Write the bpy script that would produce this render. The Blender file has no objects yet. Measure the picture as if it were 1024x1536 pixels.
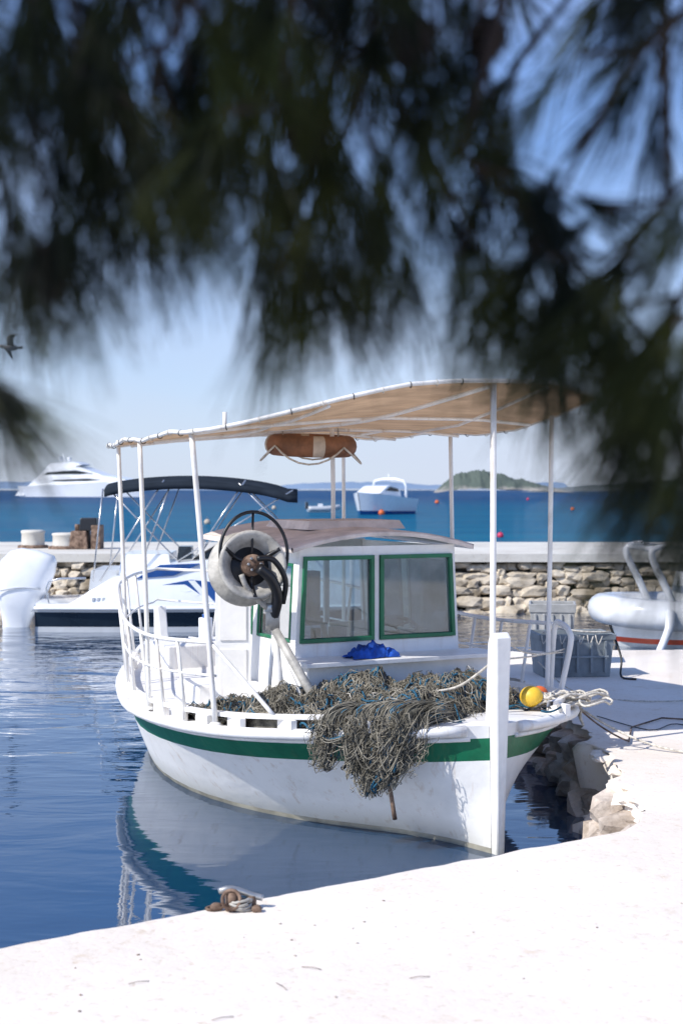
import bpy, math, random
import numpy as np
from mathutils import Vector, Matrix, noise as mnoise
random.seed(7); rng=np.random.default_rng(7)
R=math.radians
scene=bpy.context.scene
H=2.1      # eye height over the water
QZ=0.45    # quay height over the water
BX=.895    # boat stem position

# ------------------------------------------------------------ materials
def newmat(name):
    m=bpy.data.materials.new(name); m.use_nodes=True
    nt=m.node_tree; b=nt.nodes['Principled BSDF']
    return m,nt,b
def mat(name,col,rough=0.6,var=0.12,scale=6,bump=0.0,bscale=60,metal=0,col2=None,detail=4,coat=0,lo=0.35,hi=0.65,stretch=None):
    m,nt,b=newmat(name); N=nt.nodes; L=nt.links
    tc=N.new('ShaderNodeTexCoord'); src=tc.outputs['Object']
    if stretch:
        mp=N.new('ShaderNodeMapping'); mp.inputs['Scale'].default_value=stretch
        L.new(src,mp.inputs[0]); src=mp.outputs[0]
    nz=N.new('ShaderNodeTexNoise'); nz.inputs['Scale'].default_value=scale; nz.inputs['Detail'].default_value=detail
    nz.inputs['Roughness'].default_value=0.62
    L.new(src,nz.inputs['Vector'])
    cr=N.new('ShaderNodeValToRGB'); cr.color_ramp.elements[0].position=lo; cr.color_ramp.elements[1].position=hi
    c1=[max(0,c*(1-var)) for c in col]; c2=col2 if col2 else [min(1,c*(1+var)) for c in col]
    cr.color_ramp.elements[0].color=(*c1,1); cr.color_ramp.elements[1].color=(*c2,1)
    L.new(nz.outputs['Fac'],cr.inputs[0]); L.new(cr.outputs[0],b.inputs['Base Color'])
    b.inputs['Roughness'].default_value=rough; b.inputs['Metallic'].default_value=metal
    b.inputs['Coat Weight'].default_value=coat
    if bump>0:
        n2=N.new('ShaderNodeTexNoise'); n2.inputs['Scale'].default_value=bscale; n2.inputs['Detail'].default_value=5
        L.new(src,n2.inputs['Vector'])
        bp=N.new('ShaderNodeBump'); bp.inputs['Strength'].default_value=0.8; bp.inputs['Distance'].default_value=bump
        L.new(n2.outputs['Fac'],bp.inputs['Height']); L.new(bp.outputs[0],b.inputs['Normal'])
    return m

def paint_mat(name,col,rust=0.5,rough=0.45,grime=0.0,patch=.84):
    """weathered boat paint: patchy tone, vertical grime and rust streaks, optional waterline scum"""
    m,nt,b=newmat(name); N=nt.nodes; L=nt.links
    tc=N.new('ShaderNodeTexCoord')
    nz=N.new('ShaderNodeTexNoise'); nz.inputs['Scale'].default_value=3.5; nz.inputs['Detail'].default_value=7; nz.inputs['Roughness'].default_value=.65
    L.new(tc.outputs['Object'],nz.inputs['Vector'])
    cr=N.new('ShaderNodeValToRGB'); cr.color_ramp.elements[0].position=.3; cr.color_ramp.elements[1].position=.55
    cr.color_ramp.elements[0].color=(*[c*patch for c in col],1); cr.color_ramp.elements[1].color=(*col,1)
    L.new(nz.outputs['Fac'],cr.inputs[0])
    mp=N.new('ShaderNodeMapping'); mp.inputs['Scale'].default_value=(9,9,0.9); L.new(tc.outputs['Object'],mp.inputs[0])
    n2=N.new('ShaderNodeTexNoise'); n2.inputs['Scale'].default_value=1.4; n2.inputs['Detail'].default_value=7; n2.inputs['Roughness'].default_value=.7
    L.new(mp.outputs[0],n2.inputs['Vector'])
    c2=N.new('ShaderNodeValToRGB'); c2.color_ramp.elements[0].position=.56; c2.color_ramp.elements[1].position=.74
    c2.color_ramp.elements[0].color=(0,0,0,1); c2.color_ramp.elements[1].color=(rust,rust,rust,1)
    L.new(n2.outputs['Fac'],c2.inputs[0])
    mx=N.new('ShaderNodeMix'); mx.data_type='RGBA'
    L.new(c2.outputs[0],mx.inputs[0]); L.new(cr.outputs[0],mx.inputs[6]); mx.inputs[7].default_value=(.46,.30,.16,1)
    out=mx.outputs[2]
    if grime>0:
        sp=N.new('ShaderNodeSeparateXYZ'); L.new(tc.outputs['Object'],sp.inputs[0])
        mr=N.new('ShaderNodeMapRange'); mr.inputs[1].default_value=.02; mr.inputs[2].default_value=.18; mr.inputs[3].default_value=1; mr.inputs[4].default_value=0; L.new(sp.outputs[2],mr.inputs[0])
        mu=N.new('ShaderNodeMath'); mu.operation='MULTIPLY'; L.new(mr.outputs[0],mu.inputs[0]); L.new(nz.outputs['Fac'],mu.inputs[1])
        m2_=N.new('ShaderNodeMath'); m2_.operation='MULTIPLY'; L.new(mu.outputs[0],m2_.inputs[0]); m2_.inputs[1].default_value=grime*2; m2_.use_clamp=True
        m3=N.new('ShaderNodeMix'); m3.data_type='RGBA'; L.new(m2_.outputs[0],m3.inputs[0]); L.new(out,m3.inputs[6]); m3.inputs[7].default_value=(.30,.29,.20,1); out=m3.outputs[2]
    L.new(out,b.inputs['Base Color']); b.inputs['Roughness'].default_value=rough
    n3=N.new('ShaderNodeTexNoise'); n3.inputs['Scale'].default_value=14; n3.inputs['Detail'].default_value=6
    L.new(tc.outputs['Object'],n3.inputs['Vector'])
    bp=N.new('ShaderNodeBump'); bp.inputs['Strength'].default_value=.4; bp.inputs['Distance'].default_value=.008
    L.new(n3.outputs['Fac'],bp.inputs['Height']); L.new(bp.outputs[0],b.inputs['Normal'])
    return m

def glass_mat(name,tint=(.55,.66,.69),fac=.09):
    m,nt,b=newmat(name); N=nt.nodes; L=nt.links
    tr=N.new('ShaderNodeBsdfTransparent'); tr.inputs[0].default_value=(*tint,1)
    gl=N.new('ShaderNodeBsdfGlossy'); gl.inputs['Roughness'].default_value=.04
    fr=N.new('ShaderNodeFresnel'); fr.inputs[0].default_value=1.5
    ad=N.new('ShaderNodeMath'); ad.operation='ADD'; ad.inputs[1].default_value=fac; L.new(fr.outputs[0],ad.inputs[0])
    mx=N.new('ShaderNodeMixShader'); L.new(ad.outputs[0],mx.inputs[0]); L.new(tr.outputs[0],mx.inputs[1]); L.new(gl.outputs[0],mx.inputs[2])
    df=N.new('ShaderNodeBsdfDiffuse'); df.inputs[0].default_value=(.6,.62,.62,1)
    tc=N.new('ShaderNodeTexCoord'); nz=N.new('ShaderNodeTexNoise'); nz.inputs['Scale'].default_value=9; nz.inputs['Detail'].default_value=5; L.new(tc.outputs['Object'],nz.inputs['Vector'])
    mr=N.new('ShaderNodeMapRange'); mr.inputs[1].default_value=.4; mr.inputs[2].default_value=.8; mr.inputs[3].default_value=.02; mr.inputs[4].default_value=.22; L.new(nz.outputs['Fac'],mr.inputs[0])
    m2=N.new('ShaderNodeMixShader'); L.new(mr.outputs[0],m2.inputs[0]); L.new(mx.outputs[0],m2.inputs[1]); L.new(df.outputs[0],m2.inputs[2])
    L.new(m2.outputs[0],N['Material Output'].inputs[0]); return m

def cloth_mat(name,col,trans=.35,rough=.9,stripe=False):
    m,nt,b=newmat(name); N=nt.nodes; L=nt.links
    tc=N.new('ShaderNodeTexCoord')
    mp=N.new('ShaderNodeMapping'); mp.inputs['Scale'].default_value=(2.0,6,2); L.new(tc.outputs['Object'],mp.inputs[0])
    nz=N.new('ShaderNodeTexNoise'); nz.inputs['Scale'].default_value=1.6; nz.inputs['Detail'].default_value=5; L.new(mp.outputs[0],nz.inputs['Vector'])
    cr=N.new('ShaderNodeValToRGB'); cr.color_ramp.elements[0].position=.3; cr.color_ramp.elements[1].position=.7
    cr.color_ramp.elements[0].color=(*[c*.65 for c in col],1); cr.color_ramp.elements[1].color=(*col,1)
    L.new(nz.outputs['Fac'],cr.inputs[0])
    d=N.new('ShaderNodeBsdfDiffuse'); t=N.new('ShaderNodeBsdfTranslucent')
    L.new(cr.outputs[0],d.inputs[0]); L.new(cr.outputs[0],t.inputs[0])
    mx=N.new('ShaderNodeMixShader'); mx.inputs[0].default_value=trans
    L.new(d.outputs[0],mx.inputs[1]); L.new(t.outputs[0],mx.inputs[2]); L.new(mx.outputs[0],N['Material Output'].inputs[0]); return m

M={}
M['hull']=paint_mat('hull_white_paint',(.90,.88,.84),.55,grime=.45,patch=.88)
M['white']=paint_mat('deck_white_paint',(.88,.86,.83),.4,.5)
M['house']=paint_mat('cabin_white_paint',(.88,.87,.85),.25,.45)
M['rail']=paint_mat('rail_white_paint',(.86,.84,.80),.75,.4)
M['green']=paint_mat('green_paint',(.006,.16,.07),.14,.4,patch=.6)
M['bottom']=mat('antifoul',(.30,.28,.22),.7,.3,5)
M['roof']=mat('roof_paint',(.70,.62,.57),.7,.2,5,.003,60)
M['glass']=glass_mat('window_glass')
M['dkglass']=mat('dark_glass',(.01,.015,.02),.08,.2,3)
M['canvas']=cloth_mat('canopy_canvas',(.60,.41,.26),.38)
M['rope']=mat('rope_white',(.58,.54,.47),.9,.3,40,.002,200)
M['ropeblue']=mat('rope_teal',(.015,.10,.17),.8,.3,30)
M['net']=mat('net_brown',(.20,.18,.135),.95,.5,9,col2=(.37,.335,.265))
M['netd']=mat('net_dark',(.055,.052,.04),.95,.4,14,.01,50,col2=(.15,.14,.11))
M['orange']=mat('lifebuoy_orange',(.24,.105,.05),.7,.35,7,.003,60)
M['orangew']=mat('lifebuoy_white',(.5,.42,.33),.7,.25,6)
M['black']=mat('black_rubber',(.012,.012,.014),.4,.3,8)
M['gray']=mat('cast_grey',(.40,.38,.34),.5,.4,8,.003,50,col2=(.56,.53,.47))
M['rust']=mat('rusty_iron',(.12,.06,.035),.8,.5,14,.003,60,col2=(.3,.20,.14))
M['steel']=mat('galvanised',(.45,.45,.44),.35,.2,8,metal=.7)
M['blue']=mat('blue_cloth',(.01,.08,.42),.9,.4,12,.004,60)
M['yellow']=mat('yellow_float',(.8,.5,.04),.5,.15,5)
M['ored']=mat('orange_float',(.65,.13,.03),.5,.15,5)
M['crate']=mat('grey_plastic',(.22,.25,.27),.55,.2,5,.002,40)
M['crate2']=mat('pale_grey_plastic',(.40,.40,.39),.6,.2,5,.002,40)
M['gel']=mat('gelcoat_white',(.88,.89,.90),.2,.04,3,coat=.4)
M['gelgrey']=mat('gelcoat_grey',(.5,.52,.54),.3,.08,3)
M['navy']=mat('navy_gelcoat',(.012,.02,.03),.2,.2,3,coat=.4)
M['rblue']=mat('royal_blue',(.01,.07,.26),.25,.2,3,coat=.4)
M['red']=mat('red_vinyl',(.60,.07,.03),.35,.15,3)
M['bimini']=cloth_mat('bimini_canvas',(.035,.045,.06),.1)
M['alu']=mat('aluminium_tube',(.6,.6,.6),.25,.1,5,metal=.8)
M['cone']=mat('pine_cone',(.018,.010,.007),.9,.4,60)
M['bark']=mat('pine_bark',(.022,.014,.011),.95,.5,20,.01,30)
M['bird']=mat('gull_feather',(.22,.22,.24),.8,.3,5)

def concrete(name,col,dark):
    m,nt,b=newmat(name); N=nt.nodes; L=nt.links
    tc=N.new('ShaderNodeTexCoord')
    n1=N.new('ShaderNodeTexNoise'); n1.inputs['Scale'].default_value=.9; n1.inputs['Detail'].default_value=8; n1.inputs['Roughness'].default_value=.65
    n2=N.new('ShaderNodeTexNoise'); n2.inputs['Scale'].default_value=28; n2.inputs['Detail'].default_value=8; n2.inputs['Roughness'].default_value=.7
    n4=N.new('ShaderNodeTexNoise'); n4.inputs['Scale'].default_value=7; n4.inputs['Detail'].default_value=6
    for n in (n1,n2,n4): L.new(tc.outputs['Object'],n.inputs['Vector'])
    cr=N.new('ShaderNodeValToRGB'); cr.color_ramp.elements[0].position=.32; cr.color_ramp.elements[1].position=.58
    cr.color_ramp.elements[0].color=(*dark,1); cr.color_ramp.elements[1].color=(*col,1)
    L.new(n1.outputs['Fac'],cr.inputs[0])
    c2=N.new('ShaderNodeValToRGB'); c2.color_ramp.elements[0].position=.28; c2.color_ramp.elements[1].position=.44
    c2.color_ramp.elements[0].color=(.78,.71,.62,1); c2.color_ramp.elements[1].color=(1,1,1,1)
    L.new(n2.outputs['Fac'],c2.inputs[0])
    mx=N.new('ShaderNodeMix'); mx.data_type='RGBA'; mx.blend_type='MULTIPLY'; mx.inputs[0].default_value=1
    L.new(cr.outputs[0],mx.inputs[6]); L.new(c2.outputs[0],mx.inputs[7])
    n5=N.new('ShaderNodeTexNoise'); n5.inputs['Scale'].default_value=2.6; n5.inputs['Detail'].default_value=9; n5.inputs['Roughness'].default_value=.75; L.new(tc.outputs['Object'],n5.inputs['Vector'])
    c5=N.new('ShaderNodeValToRGB'); c5.color_ramp.elements[0].position=.33; c5.color_ramp.elements[1].position=.42
    c5.color_ramp.elements[0].color=(.88,.82,.74,1); c5.color_ramp.elements[1].color=(1,1,1,1); L.new(n5.outputs['Fac'],c5.inputs[0])
    mx5=N.new('ShaderNodeMix'); mx5.data_type='RGBA'; mx5.blend_type='MULTIPLY'; mx5.inputs[0].default_value=1; L.new(mx.outputs[2],mx5.inputs[6]); L.new(c5.outputs[0],mx5.inputs[7])
    L.new(mx5.outputs[2],b.inputs['Base Color']); b.inputs['Roughness'].default_value=.92
    a=N.new('ShaderNodeMath'); a.operation='MULTIPLY_ADD'; a.inputs[1].default_value=2.5
    L.new(n4.outputs['Fac'],a.inputs[0]); L.new(n2.outputs['Fac'],a.inputs[2])
    bp=N.new('ShaderNodeBump'); bp.inputs['Strength'].default_value=.45; bp.inputs['Distance'].default_value=.005
    L.new(a.outputs[0],bp.inputs['Height']); L.new(bp.outputs[0],b.inputs['Normal'])
    return m
M['conc']=concrete('quay_concrete',(.86,.785,.70),(.78,.69,.59))
M['conc2']=concrete('pier_concrete',(.68,.65,.58),(.55,.51,.45))
M['stone']=mat('rubble_stone',(.38,.30,.20),.95,.45,2.2,.03,9,col2=(.70,.61,.48),detail=7)
M['stone2']=mat('quay_rubble',(.46,.37,.29),.95,.4,3,.03,14,col2=(.74,.64,.55),detail=7)
M['grout']=mat('dark_joint',(.10,.08,.06),.95,.3,6,.02,20)

# ------------------------------------------------------------ mesh builder
def frame(d):
    d=np.asarray(d,float); d=d/(np.linalg.norm(d)+1e-12)
    up=np.array([0,0,1.]) if abs(d[2])<.93 else np.array([1.,0,0])
    a=np.cross(up,d); a/=np.linalg.norm(a); b=np.cross(d,a); return a,b,d
def smooth_pts(pts,n=6,closed=False):
    P=[np.asarray(p,float) for p in pts]
    if len(P)<3: return P
    out=[]; m=len(P); rg=range(m if closed else m-1)
    for i in rg:
        g=(lambda k:P[k%m]) if closed else (lambda k:P[min(max(k,0),m-1)])
        p0,p1,p2,p3=g(i-1),g(i),g(i+1),g(i+2)
        for j in range(n):
            t=j/n
            out.append(.5*((2*p1)+(-p0+p2)*t+(2*p0-5*p1+4*p2-p3)*t*t+(-p0+3*p1-3*p2+p3)*t**3))
    if not closed: out.append(P[-1])
    return out
ICO={}
def ico(sub):
    if sub not in ICO:
        import bmesh
        bm=bmesh.new(); bmesh.ops.create_icosphere(bm,subdivisions=sub,radius=1)
        ICO[sub]=([tuple(v.co) for v in bm.verts],[tuple(v.index for v in f.verts) for f in bm.faces]); bm.free()
    return ICO[sub]
class MB:
    def __init__(s): s.v=[];s.f=[];s.m=[];s.mats=[];s.sm=[]
    def mi(s,k):
        if k not in s.mats: s.mats.append(k)
        return s.mats.index(k)
    def add(s,vs,fs,k,smooth=True):
        o=len(s.v); i=s.mi(k)
        s.v.extend([tuple(map(float,p)) for p in vs])
        for f in fs: s.f.append(tuple(o+a for a in f)); s.m.append(i); s.sm.append(smooth)
    def tube(s,pts,r,k,n=8,closed=False,sm=0,r2=None):
        P=smooth_pts(pts,sm,closed) if sm else [np.asarray(p,float) for p in pts]
        m=len(P); vs=[]; fs=[]; pa=None
        for i,p in enumerate(P):
            if closed: d=P[(i+1)%m]-P[i-1]
            else: d=P[min(i+1,m-1)]-P[max(i-1,0)]
            d=d/(np.linalg.norm(d)+1e-12)
            if pa is None: a,b,_=frame(d)
            else:
                a=pa-d*np.dot(pa,d); a/=np.linalg.norm(a)+1e-12; b=np.cross(d,a)
            pa=a; rr=r if r2 is None else r+(r2-r)*i/(m-1)
            for q in range(n):
                t=2*math.pi*q/n; vs.append(p+rr*(a*math.cos(t)+b*math.sin(t)))
        for i in range(m if closed else m-1):
            for q in range(n):
                fs.append((i*n+q,i*n+(q+1)%n,((i+1)%m)*n+(q+1)%n,((i+1)%m)*n+q))
        if not closed: fs.append(tuple(range(n))[::-1]); fs.append(tuple((m-1)*n+q for q in range(n)))
        s.add(vs,fs,k)
    def box(s,lo,hi,k,top=None,rot=None,piv=None):
        x0,y0,z0=lo;x1,y1,z1=hi; tx,ty=(0,0) if top is None else top
        vs=[(x0,y0,z0),(x1,y0,z0),(x1,y1,z0),(x0,y1,z0),(x0+tx,y0+ty,z1),(x1-tx,y0+ty,z1),(x1-tx,y1-ty,z1),(x0+tx,y1-ty,z1)]
        if rot is not None:
            c=Vector(piv) if piv is not None else Vector(((x0+x1)/2,(y0+y1)/2,(z0+z1)/2))
            vs=[tuple(rot@(Vector(p)-c)+c) for p in vs]
        s.add(vs,[(3,2,1,0),(4,5,6,7),(0,1,5,4),(1,2,6,5),(2,3,7,6),(3,0,4,7)],k,False)
    def lathe(s,prof,c,ax,k,n=24,arc=(0,2*math.pi)):
        a,b,d=frame(ax); c=np.asarray(c,float); vs=[];fs=[]; full=abs(arc[1]-arc[0]-2*math.pi)<1e-6
        m=n if full else n+1
        for (r,z) in prof:
            for q in range(m):
                t=arc[0]+(arc[1]-arc[0])*q/n; vs.append(c+d*z+r*(a*math.cos(t)+b*math.sin(t)))
        for i in range(len(prof)-1):
            for q in range(n): fs.append((i*m+q,i*m+(q+1)%m,(i+1)*m+(q+1)%m,(i+1)*m+q))
        s.add(vs,fs,k)
    def cyl(s,c,r,h,k,ax=(0,0,1),n=20,r2=None,bev=.08):
        r2=r if r2 is None else r2; e=min(r,r2)*bev
        s.lathe([(0.0001,0),(r-e,0),(r,e),(r2,h-e),(r2-e,h),(0.0001,h)],c,ax,k,n)
    def ball(s,c,r,k,n=16,sc=(1,1,1)):
        prof=[(max(1e-4,math.sin(math.pi*i/10)),-math.cos(math.pi*i/10)) for i in range(11)]
        o=len(s.v); s.lathe([(p[0]*r,p[1]*r) for p in prof],c,(0,0,1),k,n)
        for i in range(o,len(s.v)):
            v=s.v[i]; s.v[i]=tuple(c[j]+(v[j]-c[j])*sc[j] for j in range(3))
    def grid(s,G,k,closedv=False,smooth=True):
        nu=len(G); nv=len(G[0]); vs=[p for row in G for p in row]
        fs=[]
        for i in range(nu-1):
            for j in range(nv if closedv else nv-1):
                fs.append((i*nv+j,i*nv+(j+1)%nv,(i+1)*nv+(j+1)%nv,(i+1)*nv+j))
        s.add(vs,fs,k,smooth)
    def stone(s,c,sz,k,seed,sub=2,rz=0.0,blk=.55,smooth=True):
        V,F=ico(sub); vs=[]
        cz,sn=math.cos(rz),math.sin(rz)
        for p in V:
            q=Vector(p); mx=max(abs(q.x),abs(q.y),abs(q.z)); q=q*(1/mx)**blk
            nn=mnoise.noise(q*1.1+Vector((seed*3.1,seed*1.7,0)))*.32+mnoise.noise(q*2.6+Vector((seed,0,seed)))*.2
            q=q*(1+nn)*.92
            x,y,z=q.x*sz[0],q.y*sz[1],q.z*sz[2]
            vs.append((c[0]+x*cz-y*sn,c[1]+x*sn+y*cz,c[2]+z))
        s.add(vs,F,k,smooth)
    def build(s,name,parent=None,bevel=0,solid=0):
        me=bpy.data.meshes.new(name); me.from_pydata(s.v,[],s.f)
        for k in s.mats: me.materials.append(M[k])
        me.polygons.foreach_set('material_index',s.m); me.polygons.foreach_set('use_smooth',s.sm); me.update()
        ob=bpy.data.objects.new(name,me); scene.collection.objects.link(ob)
        if parent: ob.parent=parent
        if solid:
            md=ob.modifiers.new('sol','SOLIDIFY'); md.thickness=solid; md.offset=0
        if bevel:
            md=ob.modifiers.new('bev','BEVEL'); md.width=bevel; md.segments=2; md.limit_method='ANGLE'; md.angle_limit=R(50)
        return ob
def empty(name,loc,rz=0):
    e=bpy.data.objects.new(name,None); e.location=loc; e.rotation_euler=(0,0,rz); scene.collection.objects.link(e); return e
def curve1(xs,ys):
    xs=np.array(xs,float); ys=np.array(ys,float); m=np.gradient(ys,xs)
    def f(x):
        x=float(min(max(x,xs[0]),xs[-1])); i=int(min(np.searchsorted(xs,x,side='right')-1,len(xs)-2)); h=xs[i+1]-xs[i]; t=(x-xs[i])/h
        return float((2*t**3-3*t*t+1)*ys[i]+(t**3-2*t*t+t)*h*m[i]+(-2*t**3+3*t*t)*ys[i+1]+(t**3-t*t)*h*m[i+1])
    return f

# ------------------------------------------------------------ camera
cam=bpy.data.cameras.new('camera'); camo=bpy.data.objects.new('camera',cam); scene.collection.objects.link(camo)
cam.sensor_fit='VERTICAL'; cam.sensor_height=36; cam.lens=50
camo.location=(0,0,H); camo.rotation_euler=(R(90-0.886),0,0)
cam.clip_end=60000; cam.clip_start=.05
cam.dof.use_dof=True; cam.dof.focus_distance=8.9; cam.dof.aperture_fstop=3.4
scene.camera=camo

# ------------------------------------------------------------ light
to_sun=Vector((-.66,-.42,.72)).normalized()
el=math.asin(to_sun.z); az=math.atan2(to_sun.x,to_sun.y)
sl=bpy.data.lights.new('sun','SUN'); sl.energy=5.0; sl.angle=R(.5); sl.color=(1,.965,.91)
so=bpy.data.objects.new('sun',sl); so.rotation_euler=(-to_sun).to_track_quat('-Z','Y').to_euler(); scene.collection.objects.link(so)
w=bpy.data.worlds.new('World'); scene.world=w; w.use_nodes=True
nt=w.node_tree; N=nt.nodes; L=nt.links; bg=N['Background']
sky=N.new('ShaderNodeTexSky'); sky.sky_type='NISHITA'; sky.sun_disc=False; sky.sun_elevation=el; sky.sun_rotation=az
sky.air_density=1.0; sky.dust_density=.2; sky.ozone_density=2.0
tc=N.new('ShaderNodeTexCoord')
tint=N.new('ShaderNodeMix'); tint.data_type='RGBA'; tint.blend_type='MULTIPLY'; tint.inputs[0].default_value=1; tint.inputs[7].default_value=(.64,.84,1.18,1)
L.new(sky.outputs[0],tint.inputs[6])
mp=N.new('ShaderNodeMapping'); mp.inputs['Scale'].default_value=(1,1,2.6); mp.inputs['Location'].default_value=(.35,0,.1)
nz=N.new('ShaderNodeTexNoise'); nz.inputs['Scale'].default_value=2.6; nz.inputs['Detail'].default_value=6
spx=N.new('ShaderNodeSeparateXYZ'); L.new(tc.outputs['Generated'],spx.inputs[0])
hz=N.new('ShaderNodeMapRange'); hz.inputs[1].default_value=.02; hz.inputs[2].default_value=.26; hz.inputs[3].default_value=.78; hz.inputs[4].default_value=0; L.new(spx.outputs[2],hz.inputs[0])
cr=N.new('ShaderNodeMapRange'); cr.inputs[1].default_value=.38; cr.inputs[2].default_value=.7; cr.inputs[3].default_value=.06; cr.inputs[4].default_value=1.0
L.new(tc.outputs['Generated'],mp.inputs[0]); L.new(mp.outputs[0],nz.inputs['Vector']); L.new(nz.outputs['Fac'],cr.inputs[0])
ml_=N.new('ShaderNodeMath'); ml_.operation='MULTIPLY_ADD'; L.new(cr.outputs[0],ml_.inputs[0]); ml_.inputs[1].default_value=.36; L.new(hz.outputs[0],ml_.inputs[2]); ml_.use_clamp=True
ml2=N.new('ShaderNodeMath'); ml2.operation='MULTIPLY'; L.new(ml_.outputs[0],ml2.inputs[0]); ml2.inputs[1].default_value=.9
mx=N.new('ShaderNodeMix'); mx.data_type='RGBA'; mx.inputs[7].default_value=(4.5,4.95,6.1,1)
L.new(ml2.outputs[0],mx.inputs[0]); L.new(tint.outputs[2],mx.inputs[6]); L.new(mx.outputs[2],bg.inputs[0])
bg.inputs[1].default_value=.148
scene.view_settings.view_transform='Standard'; scene.view_settings.look='None'; scene.view_settings.exposure=0

# ------------------------------------------------------------ water
def water_mat():
    m,nt,b=newmat('sea_water'); N=nt.nodes; L=nt.links
    tc=N.new('ShaderNodeTexCoord'); sp=N.new('ShaderNodeSeparateXYZ'); L.new(tc.outputs['Object'],sp.inputs[0])
    def mr(a,b_,c,d):
        n=N.new('ShaderNodeMapRange'); n.inputs[1].default_value=a;n.inputs[2].default_value=b_;n.inputs[3].default_value=c;n.inputs[4].default_value=d
        n.interpolation_type='SMOOTHSTEP'; L.new(sp.outputs[1],n.inputs[0]); return n.outputs[0]
    def nz(sc,det,st):
        mp=N.new('ShaderNodeMapping'); mp.inputs['Scale'].default_value=st; L.new(tc.outputs['Object'],mp.inputs[0])
        n=N.new('ShaderNodeTexNoise'); n.inputs['Scale'].default_value=sc; n.inputs['Detail'].default_value=det; n.inputs['Distortion'].default_value=.6
        L.new(mp.outputs[0],n.inputs['Vector']); return n.outputs['Fac']
    def mul(a,b_):
        n=N.new('ShaderNodeMath'); n.operation='MULTIPLY'; L.new(a,n.inputs[0])
        if isinstance(b_,float): n.inputs[1].default_value=b_
        else: L.new(b_,n.inputs[1])
        return n.outputs[0]
    def add(a,b_):
        n=N.new('ShaderNodeMath'); L.new(a,n.inputs[0]); L.new(b_,n.inputs[1]); return n.outputs[0]
    h1=mul(nz(1.1,3,(.8,1.6,1)),mr(7,17,.006,.036)); h2=mul(nz(5.5,3,(.7,1.5,1)),mr(8,20,.0010,.005))
    h3=mul(nz(.6,6,(.7,1.6,1)),mr(28,60,0.,.55))
    h=add(add(h1,h2),h3)
    bp=N.new('ShaderNodeBump'); bp.inputs['Strength'].default_value=1; bp.inputs['Distance'].default_value=1; L.new(h,bp.inputs['Height'])
    col=N.new('ShaderNodeMix'); col.data_type='RGBA'; L.new(mr(24,60,0,1),col.inputs[0])
    col.inputs[6].default_value=(.003,.036,.095,1)
    # wind lanes: dark and bright streaks, turquoise shallows near the mole, deeper outside
    c2=N.new('ShaderNodeMix'); c2.data_type='RGBA'; L.new(nz(.025,7,(1,5,1)),c2.inputs[0]); c2.inputs[6].default_value=(.001,.050,.14,1); c2.inputs[7].default_value=(.006,.15,.24,1)
    c3=N.new('ShaderNodeMix'); c3.data_type='RGBA'; L.new(mr(60,350,0,1),c3.inputs[0]); L.new(c2.outputs[2],c3.inputs[6]); 
    c4=N.new('ShaderNodeMix'); c4.data_type='RGBA'; L.new(nz(.006,7,(1,6,1)),c4.inputs[0]); c4.inputs[6].default_value=(.003,.035,.11,1); c4.inputs[7].default_value=(.010,.072,.18,1)
    L.new(c4.outputs[2],c3.inputs[7]); L.new(c3.outputs[2],col.inputs[7])
    d=N.new('ShaderNodeBsdfDiffuse'); L.new(col.outputs[2],d.inputs[0])
    g=N.new('ShaderNodeBsdfGlossy'); g.inputs['Roughness'].default_value=.02; L.new(bp.outputs[0],g.inputs['Normal']); g.inputs[0].default_value=(1,1,1,1)
    fr=N.new('ShaderNodeFresnel'); fr.inputs[0].default_value=1.33; L.new(bp.outputs[0],fr.inputs['Normal'])
    near=mr(24,60,1.,.26)
    fa=mul(fr.outputs[0],near)
    fb=N.new('ShaderNodeMath'); fb.operation='ADD'; L.new(fa,fb.inputs[0]); L.new(mr(24,60,.11,.0),fb.inputs[1]); fb.use_clamp=True
    mx=N.new('ShaderNodeMixShader'); L.new(fb.outputs[0],mx.inputs[0]); L.new(d.outputs[0],mx.inputs[1]); L.new(g.outputs[0],mx.inputs[2])
    L.new(mx.outputs[0],N['Material Output'].inputs[0]); return m
M['water']=water_mat()
wb=MB(); ys=[-30,0,8,16,24,40,80,200,600,2000,8000,40000]
for i in range(len(ys)-1):
    wb.add([(-30000,ys[i],0),(30000,ys[i],0),(30000,ys[i+1],0),(-30000,ys[i+1],0)],[(0,1,2,3)],'water',False)
wb.build('sea_water')
sb=MB(); M['seabed']=mat('seabed_mat',(.12,.13,.1),.9)
sb.add([(-60,-30,-3),(60,-30,-3),(60,60,-3),(-60,60,-3)],[(0,1,2,3)],'seabed',False); sb.build('seabed_ground')

# ------------------------------------------------------------ quay
def rough_edge(pts,step=.06,amp=.03,seed=0):
    out=[]
    for (a,b_) in zip(pts[:-1],pts[1:]):
        a=np.array(a,float); b2=np.array(b_,float); n=max(1,int(np.linalg.norm(b2-a)/step)); d=(b2-a)/np.linalg.norm(b2-a); nn=np.array([-d[1],d[0]])
        for i in range(n):
            p=a+(b2-a)*i/n
            o=(mnoise.noise(Vector((p[0]*2.2,p[1]*2.2,seed)))*1.0+mnoise.noise(Vector((p[0]*9,p[1]*9,seed)))*.5)*amp
            out.append(p+nn*o)
    out.append(np.array(pts[-1],float)); return out
QE=[(1.46,7.0),(1.54,7.3),(1.66,8.3),(1.70,9.4),(1.60,10.9),(1.50,12.9),(1.40,14.4)]
QEy=[p[1] for p in QE]; QEx=[p[0] for p in QE]
edge=rough_edge([(-9,-.2),(-1.22,5.10),(1.38,6.86)],.05,.022,1)+rough_edge(QE,.05,.12,2)+rough_edge([(1.45,14.5),(14,15.6)],.1,.03,3)
qb=MB(); rim=[(0,0),(.012,-.004),(.035,-.02),(.055,-.06),(.05,-.25),(.0,-.6),(0,-1.6)]
n=len(edge)
rows=[]
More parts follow.
